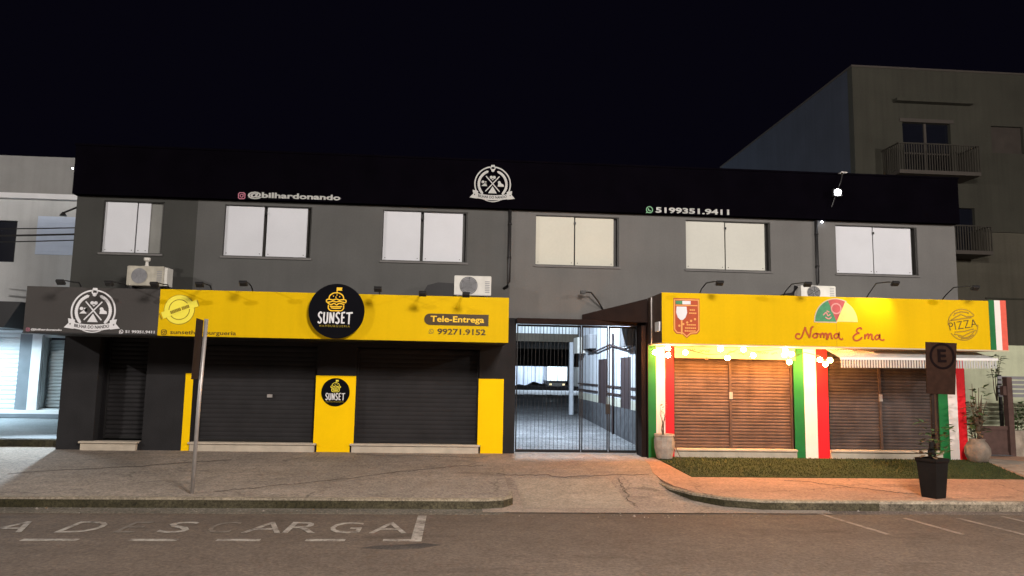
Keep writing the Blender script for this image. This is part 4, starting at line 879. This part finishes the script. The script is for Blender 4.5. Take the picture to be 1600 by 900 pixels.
# ------------------------------------------------------------------ lamps on the parapet
t = thing('floodlight', (7.92, 14.72, 5.6), 'bright white floodlight glaring from the right part of the black parapet', 'lamp')
q = MB(); q.box(7.83, 8.01, 14.62, 14.70, 5.66, 5.83, bev=0.01); obj('housing', q, 'dark_metal', t)
q = MB(); q.lathe([(0.056, 0), (0.062, 0.006)], (0, 0, 0), 16).moved(lambda x, y, z: (7.92+x, 14.612-z, 5.745+y)); obj('lens', q, 'led', t)
q = MB(); q.tube([(8.09, 14.72, 6.19), (8.03, 14.68, 6.0), (7.94, 14.68, 5.80)], 0.014, 6); q.tube([(7.90, 14.68, 5.69), (7.83, 14.72, 5.45)], 0.012, 6); obj('arm', q, 'dark_metal', t)
q = MB(); q.box(8.03, 8.17, 14.66, 14.78, 6.19, 6.21); obj('arm_cap', q, 'steel', t)
t = thing('wall_lamp', (7.69, 14.86, 5.12), 'tiny lit lamp under the parapet beside the right downpipe', 'lamp')
q = MB(); q.sphere((7.69, 14.88, 5.16), 0.022, 10, 6); obj('lens', q, 'tube', t, smooth=True)
t = thing('wall_lamp', (-7.66, 14.75, 5.6), 'tiny lit lamp on the left end of the black parapet', 'lamp')
q = MB(); q.sphere((-7.64, 14.76, 5.70), 0.016, 10, 6); obj('lens', q, 'tube', t, smooth=True)

t = thing('floodlight', (-8.0, 17.25, 3.0), 'floodlight on the left end wall of the dark building, hidden behind the charcoal fascia', 'lamp')
q = MB(); q.tube([(-7.61, 17.25, 3.12), (-8.3, 17.25, 3.12)], 0.02, 8); obj('arm', q, 'dark_metal', t)
q = MB(); q.box(-8.45, -8.25, 17.27, 17.37, 3.02, 3.14, bev=0.01); obj('housing', q, 'dark_metal', t)

# ------------------------------------------------------------------ street poles and signs
t = thing('sign_post', (-3.53, 10.57, 0.15), 'thin steel post with a dark sign plate seen edge-on before the burger shop', 'street sign')
q = MB(); q.tube([(-3.54, 10.57, 0.10), (-3.53, 10.57, 1.3), (-3.50, 10.57, 2.52)], 0.027, 12); obj('post', q, 'steel', t, smooth=True)
q = MB(); q.add([(-3.548, 10.54, 1.69), (-3.528, 10.54, 2.50), (-3.478, 10.08, 1.69), (-3.462, 10.08, 2.50), (-3.556, 10.54, 1.69), (-3.536, 10.54, 2.50), (-3.486, 10.08, 1.69), (-3.470, 10.08, 2.50)],
    [(0, 1, 3, 2), (4, 6, 7, 5), (0, 4, 5, 1), (2, 3, 7, 6), (0, 2, 6, 4), (1, 5, 7, 3)]); obj('sign_plate', q, 'plate_back', t)
t = thing('parking_sign', (7.28, 10.84, 0.15), 'dark-looking parking plate with letter E in a ring on a thin post', 'street sign')
q = MB(); q.tube([(7.27, 10.88, 0.10), (7.28, 10.88, 1.2), (7.30, 10.88, 2.40)], 0.027, 12); obj('post', q, 'plate_back', t, smooth=True)
pl = [(7.19, 1.66), (7.60, 1.63), (7.70, 2.42), (7.205, 2.435)]; pl = [(7.175, 1.645), (7.625, 1.635), (7.695, 2.425), (7.195, 2.435)]
q = MB(); q.prism(pl, 10.835, 10.85); P_ = obj('sign_plate', q, 'eplate', t)
q = MB(); q.ribbon(circ((7.447, 2.22), 0.185, 40), 0.035, 10.829, 10.834, True); obj('ring', q, 'eink', P_)
q = MB(); text(q, 'E', 7.372, 7.512, 2.125, 2.325, 10.834, 0.005, 0.03); obj('letter', q, 'eink', P_)

# ------------------------------------------------------------------ pots and plants
def leaves(mb, base, n, h, spread, size, seed, m=0, droop=0.3):
    rg = random.Random(seed)
    for k in range(n):
        a = rg.uniform(0, 6.283); t = rg.uniform(0.05, 1); r = spread*rg.uniform(0.2, 1)*(0.35+0.65*t)
        c = Vector((base[0]+r*math.cos(a), base[1]+r*math.sin(a), base[2]+h*t)); s = size*rg.uniform(0.6, 1.3)
        d = Vector((math.cos(a), math.sin(a), rg.uniform(-droop, 0.8))).normalized(); sd_ = d.cross(Vector((0, 0, 1))).normalized()*s*0.28
        mb.add([c, c+d*s*0.5+sd_, c+d*s-Vector((0, 0, s*0.15)), c+d*s*0.5-sd_], [(0, 1, 2, 3)], m)
def stems(mb, base, n, h, spread, r, seed, m=0):
    rg = random.Random(seed); out = []
    for k in range(n):
        a = rg.uniform(0, 6.283); e = spread*rg.uniform(0.3, 1); hh = h*rg.uniform(0.6, 1); pts = []
        for i in range(5):
            t = i/4; pts.append((base[0]+e*t*math.cos(a)+rg.uniform(-.02, .02), base[1]+e*t*math.sin(a), base[2]+hh*t))
        mb.tube(pts, [r*(1-0.7*i/4) for i in range(5)], 5, m)
        out.append(pts)
    return out
t = thing('urn_planter', (4.07, 14.28, 0.24), 'squat grey stone pot with dry twigs at the left flag pillar', 'planter')
q = MB(); q.lathe([(0.11, 0), (0.15, 0.02), (0.20, 0.22), (0.205, 0.36), (0.19, 0.43), (0.205, 0.45), (0.20, 0.48), (0.16, 0.475), (0.15, 0.44)], (4.07, 14.28, 0.24), 12); obj('pot', q, 'pot', t)
q = MB(); q.lathe([(0.155, 0), (0.155, 0.01)], (4.07, 14.28, 0.67), 12); obj('soil', q, 'soil', t)
q = MB(); stems(q, (4.04, 14.28, 0.67), 6, 0.62, 0.10, 0.010, 5); leaves(q, (4.06, 14.28, 1.05), 14, 0.35, 0.09, 0.07, 6, 1)
q.tube([(4.2, 14.1, 0.7), (4.24, 14.05, 0.45), (4.32, 14.0, 0.26)], 0.008, 5); obj('twigs', q, ['twig', 'leaf_dry'], t)
t = thing('round_planter', (10.48, 14.25, 0.24), 'big round stone pot with a thin tall plant beside the right flag pillar', 'planter')
q = MB(); q.lathe([(0.13, 0), (0.18, 0.05), (0.235, 0.18), (0.23, 0.29), (0.175, 0.39), (0.135, 0.43), (0.145, 0.47), (0.12, 0.47), (0.10, 0.43)], (10.44, 14.25, 0.23), 28); obj('pot', q, 'pot_dark', t, smooth=True)
q = MB(); sp_ = stems(q, (10.48, 14.25, 0.70), 9, 1.15, 0.22, 0.016, 8); obj('stems', q, 'twig', t)
q = MB(); leaves(q, (10.48, 14.25, 0.75), 60, 1.0, 0.22, 0.16, 9, 0); leaves(q, (10.45, 14.25, 0.72), 40, 0.7, 0.20, 0.13, 10, 1); obj('leaves', q, ['leaf', 'leaf_dry'], t)
t = thing('tall_planter', (7.05, 10.60, 0.15), 'tall tapered dark planter under the parking sign near the kerb', 'planter')
c = (7.05, 10.60, 0.14)
q = MB()
def sqp(s, z): return [(c[0]-s, c[1]-s, c[2]+z), (c[0]+s, c[1]-s, c[2]+z), (c[0]+s, c[1]+s, c[2]+z), (c[0]-s, c[1]+s, c[2]+z)]
rings = [sqp(0.112, 0), sqp(0.118, 0.05), sqp(0.148, 0.50), sqp(0.163, 0.53), sqp(0.163, 0.57), sqp(0.14, 0.57), sqp(0.135, 0.50)]
q = MB(); q.add([v for r_ in rings for v in r_], [(3, 2, 1, 0)]+[(k*4+i, k*4+(i+1) % 4, (k+1)*4+(i+1) % 4, (k+1)*4+i) for k in range(6) for i in range(4)]+[(24, 25, 26, 27)])
ca, sa = math.cos(R(24)), math.sin(R(24)); q.moved(lambda x, y, z: (c[0]+(x-c[0])*ca-(y-c[1])*sa, c[1]+(x-c[0])*sa+(y-c[1])*ca, z))
obj('pot', q, 'planter', t)
q = MB(); q.lathe([(0.03, 0), (0.05, 0.05), (0.055, 0.14), (0.035, 0.2), (0.03, 0.28)], (7.05, 10.60, 0.66), 9); obj('trunk', q, 'planter', t)
q = MB(); leaves(q, (7.10, 10.62, 0.70), 46, 0.55, 0.24, 0.13, 12); leaves(q, (7.0, 10.6, 0.66), 26, 0.14, 0.20, 0.12, 14, 1); leaves(q, (7.35, 10.75, 0.75), 20, 0.4, 0.12, 0.12, 15, 0); obj('leaves', q, ['leaf', 'leaf_dry'], t)

# ------------------------------------------------------------------ white house on the left
YL = 20.0
H = thing('white_house', (-14, YL, 0.5), 'white two-storey house with pale roller shutters left of the dark building', 'building')
q = MB(); q.wall(-24, -8.0, 0.4, 6.18, YL, YL+0.3, [(-13.2, -11.62, 4.5, 5.6), (-14.5, -11.19, 0.70, 2.9), (-10.66, -9.9, 0.72, 2.55)]); obj('wall', q, 'white_wall', H)
q = MB(); q.box(-24, -8.0, YL-0.15, YL+0.3, 6.182, 6.32); obj('ledge', q, 'white_ledge', H)
q = MB(); q.wall(-24, -8.0, 6.322, 7.35, YL-0.02, YL+0.3); q.box(-24, -8.0, YL+0.3, 32, 7.2, 7.3); q.box(-8.2, -8.0, YL+0.302, 32, 0.4, 7.19); obj('parapet', q, 'house_grey', H)
q = MB(); q.box(-13.2, -11.62, YL+0.12, YL+0.14, 4.5, 5.6); W = obj('window', q, 'glass_dark', H)
q = MB(); q.box(-12.42, -12.38, YL+0.09, YL+0.118, 4.5, 5.6); q.box(-11.66, -11.62, YL+0.05, YL+0.118, 4.5, 5.6); obj('frame', q, 'frame', W)
q = MB(); q.box(-11.1, -9.95, YL-0.03, YL-0.003, 4.72, 5.74); W = obj('window_shutter', q, 'blue_pane', H)
q = MB(); [q.box(-11.05, -10.0, YL-0.042, YL-0.031, 4.80+k*0.15, 4.815+k*0.15) for k in range(6)]; obj('slat', q, 'blue_pane', W)
obj('roller_shutter', MB().shutter(-14.5, -11.24, 0.70, 2.9, YL+0.10, 0.115, 0.03), 'light_shutter', H)
obj('roller_shutter', MB().shutter(-10.62, -9.92, 0.74, 2.5, YL+0.20, 0.085, 0.02), 'grey_shutter', H)
q = MB(); q.box(-11.24, -10.93, YL-0.06, YL+0.05, 0.69, 2.62); obj('grey_pilaster', q, 'grey_stone', H)
q = MB(); q.box(-10.92, -10.68, YL-0.10, YL-0.003, 0.69, 2.62); obj('white_pilaster', q, 'white_ledge', H)
q = MB(); q.box(-24, -8.0, YL-0.2, YL-0.003, 0.50, 0.685); obj('plinth', q, 'white_ledge', H)
q = MB(); q.box(-24, -8.0, YL-0.22, YL-0.202, 0.50, 0.60); obj('plinth_band', q, 'grey_stone', H)
q = MB(); q.prism([(-24, 2.72), (-10.9, 2.72), (-10.55, 3.35), (-24, 3.42)], 18.6, YL-0.004); obj('canopy', q, 'black', H)
t = thing('tube_light', (-12, 18.7, 2.66), 'glowing white tube light under the canopy of the white house', 'lamp')
q = MB(); q.tube([(-14.5, 18.66, 2.69), (-11.05, 18.66, 2.69)], 0.028, 8); obj('tube', q, 'tube', t)
q = MB(); q.box(-14.5, -11.0, 18.62, 18.72, 2.712, 2.719); obj('batten', q, 'white', t)
struct('patio', MB().slab([(-40, 15.4), (-7.64, 15.4), (-7.64, 20), (-40, 20)], 0.1, lambda x, y: 0.40+0.02*(y-15.4)), 'patio')
q = MB(); q.slab([(-40, 15.2), (-9.0, 15.2), (-8.6, 15.32), (-7.64, 15.32), (-7.64, 15.398), (-40, 15.398)], 0.1, 0.385); struct('patio_step', q, 'kerb')
for k, (za, zb, sag, lb) in enumerate(((5.0, 4.93, 0.04, 'topmost'), (4.86, 4.80, 0.05, 'middle'), (4.74, 4.68, 0.06, 'lowest'))):
    q = MB(); q.tube([(-13+5.45*i/10, 16.2-1.1*i/10, za+(zb-za)*i/10-sag*math.sin(math.pi*i/10)-0.35) for i in range(11)], 0.012 if k != 1 else 0.02, 5)
    tag(obj('overhead_cable', q, 'dark_metal'), lb+' of the black cables reaching the dark building from the left', 'cable', 'cables at the left corner of the dark building')
t = thing('wall_lamp', (-7.75, 15.5, 4.98), 'curved black lamp bracket on the left end wall of the dark building', 'lamp')
q = MB(); q.tube([(-7.61, 15.3, 4.95), (-7.75, 15.25, 5.02), (-7.95, 15.2, 4.90)], 0.02, 6); q.lathe([(0.07, 0), (0.04, 0.05), (0.02, 0.08)], (-7.97, 15.2, 4.83), 10); obj('arm', q, 'dark_metal', t)

# ------------------------------------------------------------------ apartment block on the right
K = thing('apartment_block', (17, 23, 0), 'tall drab apartment block with balconies rising behind the right end', 'building')
HB = [(16.5, 17.2, 5.9, 6.84)]
q = MB(); q.wall(13.1, 26, 0, 6.84, 22.995, 23.3, HB); obj('lower_wall', q, 'block_lower_lit', K)
q = MB(); q.wall(13.1, 26, 6.84, 12.35, 23, 23.3, [(14.8, 16.5, 8.7, 10.5), (17.95, 19.1, 9.55, 10.5), (16.5, 17.2, 6.84, 7.6)]); obj('wall', q, 'block_wall', K)
q = MB(); q.box(13.1, 13.3, 23.302, 35.5, 0, 12.35); obj('side_wall', q, 'block_side', K)
q = MB(); q.box(13.08, 26.02, 22.98, 35.52, 12.352, 12.42); obj('roof', q, 'block_frame', K)
q = MB(); q.box(14.8, 16.5, 23.15, 23.17, 8.7, 10.5); W = obj('window', q, 'glass_dark', K)
q = MB(); q.box(15.62, 15.70, 23.1, 23.148, 8.7, 10.5); q.box(14.8, 16.5, 23.09, 23.099, 9.42, 9.48); q.box(14.7, 16.6, 22.96, 22.998, 10.5, 10.62); obj('frame', q, 'block_frame', W)
q = MB(); q.box(17.95, 19.1, 23.12, 23.14, 9.55, 10.5); obj('window', q, 'block_dark', K)
q = MB(); q.box(16.5, 17.2, 23.12, 23.14, 5.9, 7.6); obj('window', q, 'glass_dark', K)
for l_ in ((14.5, 17.2, 22.75, 22.998, 11.15, 11.25), (17.5, 26, 22.93, 22.998, 6.80, 6.88), (17.4, 26, 22.95, 22.998, 4.55, 4.6)): obj('ledge', MB().box(*l_), 'block_wall', K)
def balcony(x0, x1, z0, z1):
    q = MB(); q.box(x0, x1, 22.0, 22.998, z0-0.12, z0); bb = obj('balcony', q, 'block_frame', K)
    q = MB(); q.box(x0, x1, 22.0, 22.04, z1-0.04, z1); q.box(x0, x0+0.04, 22.04, 22.998, z1-0.04, z1); q.box(x1-0.04, x1, 22.04, 22.998, z1-0.04, z1)
    n = int((x1-x0)/0.085)
    for k in range(n+1): x = x0+(x1-x0-0.03)*k/n; q.box(x, x+0.03, 22.0, 22.03, z0+0.003, z1-0.041)
    for k in range(1, 9):
        y = 22.0+0.11*k
        for x in (x0, x1-0.03): q.box(x, x+0.03, y, y+0.03, z0+0.003, z1-0.041)
    obj('railing', q, 'rail', bb)
balcony(14.0, 16.75, 8.55, 9.45); balcony(15.75, 17.0, 5.98, 6.8)
for x, h in ((15.95, 8.4), (16.25, 5.8)): obj('drainpipe', MB().tube([(x, 22.85, 0.2), (x, 22.85, h)], 0.055, 8), 'block_dark', K)

# ------------------------------------------------------------------ little front yard at the right edge
t = thing('yard_gate', (11.75, 15.5, 0.2), 'low brown yard gate right of the pizza shop', 'gate')
q = MB(); q.box(11.42, 12.05, 15.48, 15.52, 0.25, 0.88); q.box(11.42, 12.05, 15.46, 15.479, 0.80, 0.88); q.box(11.42, 12.05, 15.46, 15.479, 0.25, 0.32); obj('leaf', q, 'brick_gate', t)
q = MB(); q.box(12.06, 12.18, 15.42, 15.56, 0.2, 1.95, bev=0.01); q.box(11.98, 12.06, 15.44, 15.54, 1.55, 1.75); obj('gate_post', q, 'brick_gate', t)
q = MB(); q.box(11.2, 14.2, 17.5, 17.7, 0.1, 2.75); tag(obj('garden_wall', q, 'green_wall'), 'pale green plain wall behind the low brown gate', 'wall')
q = MB(); q.box(10.72, 11.2, 16.6, 16.8, 0.1, 2.5); tag(obj('garden_wall', q, 'brick_gate'), 'narrow brown wall between pizza shop and pale green wall', 'wall')
q = MB(); q.box(12.2, 18, 15.52, 15.72, 0.15, 0.78); tag(obj('low_wall', q, 'low_wall'), 'low rough pale wall at the right edge below the slatted fence', 'wall')
t = thing('slatted_fence', (14, 15.95, 0.7), 'grey fence of horizontal slats above the shrubs at the right edge', 'fence')
q = MB(); [q.box(12.25, 18, 15.93, 15.96, 1.50+k*0.10, 1.57+k*0.10) for k in range(5)]; obj('slats', q, 'ac_fan', t)
q = MB(); [obj('post', MB().box(x, x+0.06, 15.961, 16.02, 0.4, 2.0), 'frame', t) for x in (12.3, 14, 15.8, 17.6)]
for k, (x, y, h, sp2, n, lb) in enumerate(((12.6, 15.84, 0.62, 0.32, 160, 'dense low shrub behind the low rough wall at the right edge'), (11.62, 15.9, 0.35, 0.25, 90, 'dark low shrub behind the low brown gate'), (12.55, 16.4, 0.55, 0.22, 60, 'dark leafy shrub top showing over the slatted fence'), (11.25, 15.4, 1.05, 0.16, 90, 'thin tall shrub between the round pot and the brown gate'))):
    z = (0.75, 0.7, 1.9, 0.25)[k]
    t = thing('shrub', (x, y, z-0.5), lb, 'shrub', 'yard shrubs at the right edge')
    q = MB(); stems(q, (x, y, z-0.5), 6, h+0.5, sp2*0.7, 0.012, 20+k); obj('stems', q, 'twig', t)
    q = MB(); leaves(q, (x, y, z), n, h, sp2, 0.13, 30+k); obj('leaves', q, 'leaf', t)
struct('yard_path', MB().slab([(10.0, 12.3), (14, 12.3), (14, 17.5), (10.8, 17.5), (10.8, 14.6)], lambda x, y: 0.05, lambda x, y: sz(x, y)+0.006), 'low_wall')

# ------------------------------------------------------------------ street lamps across the road (behind the viewer's shoulders; middle one added as fill)
for k, (p, lb) in enumerate(zip(STREET, ('left', 'middle', 'right'))):
    t = thing('street_lamp', (p[0], p[1]-1.6, 0), 'tall street lamp across the road, '+lb+' one of the three', 'street lamp', 'street lamps across the road')
    q = MB(); q.tube([(p[0], p[1]-1.6, 0), (p[0], p[1]-1.6, 6.5), (p[0], p[1]-1.3, 7.8), (p[0], p[1]-0.3, 8.12)], [0.09, 0.07, 0.05, 0.04], 10); obj('pole', q, 'steel', t)
    q = MB(); q.box(p[0]-0.16, p[0]+0.16, p[1]-0.36, p[1]+0.36, p[2]+0.06, p[2]+0.18, bev=0.02); obj('lamp_head', q, 'steel', t)
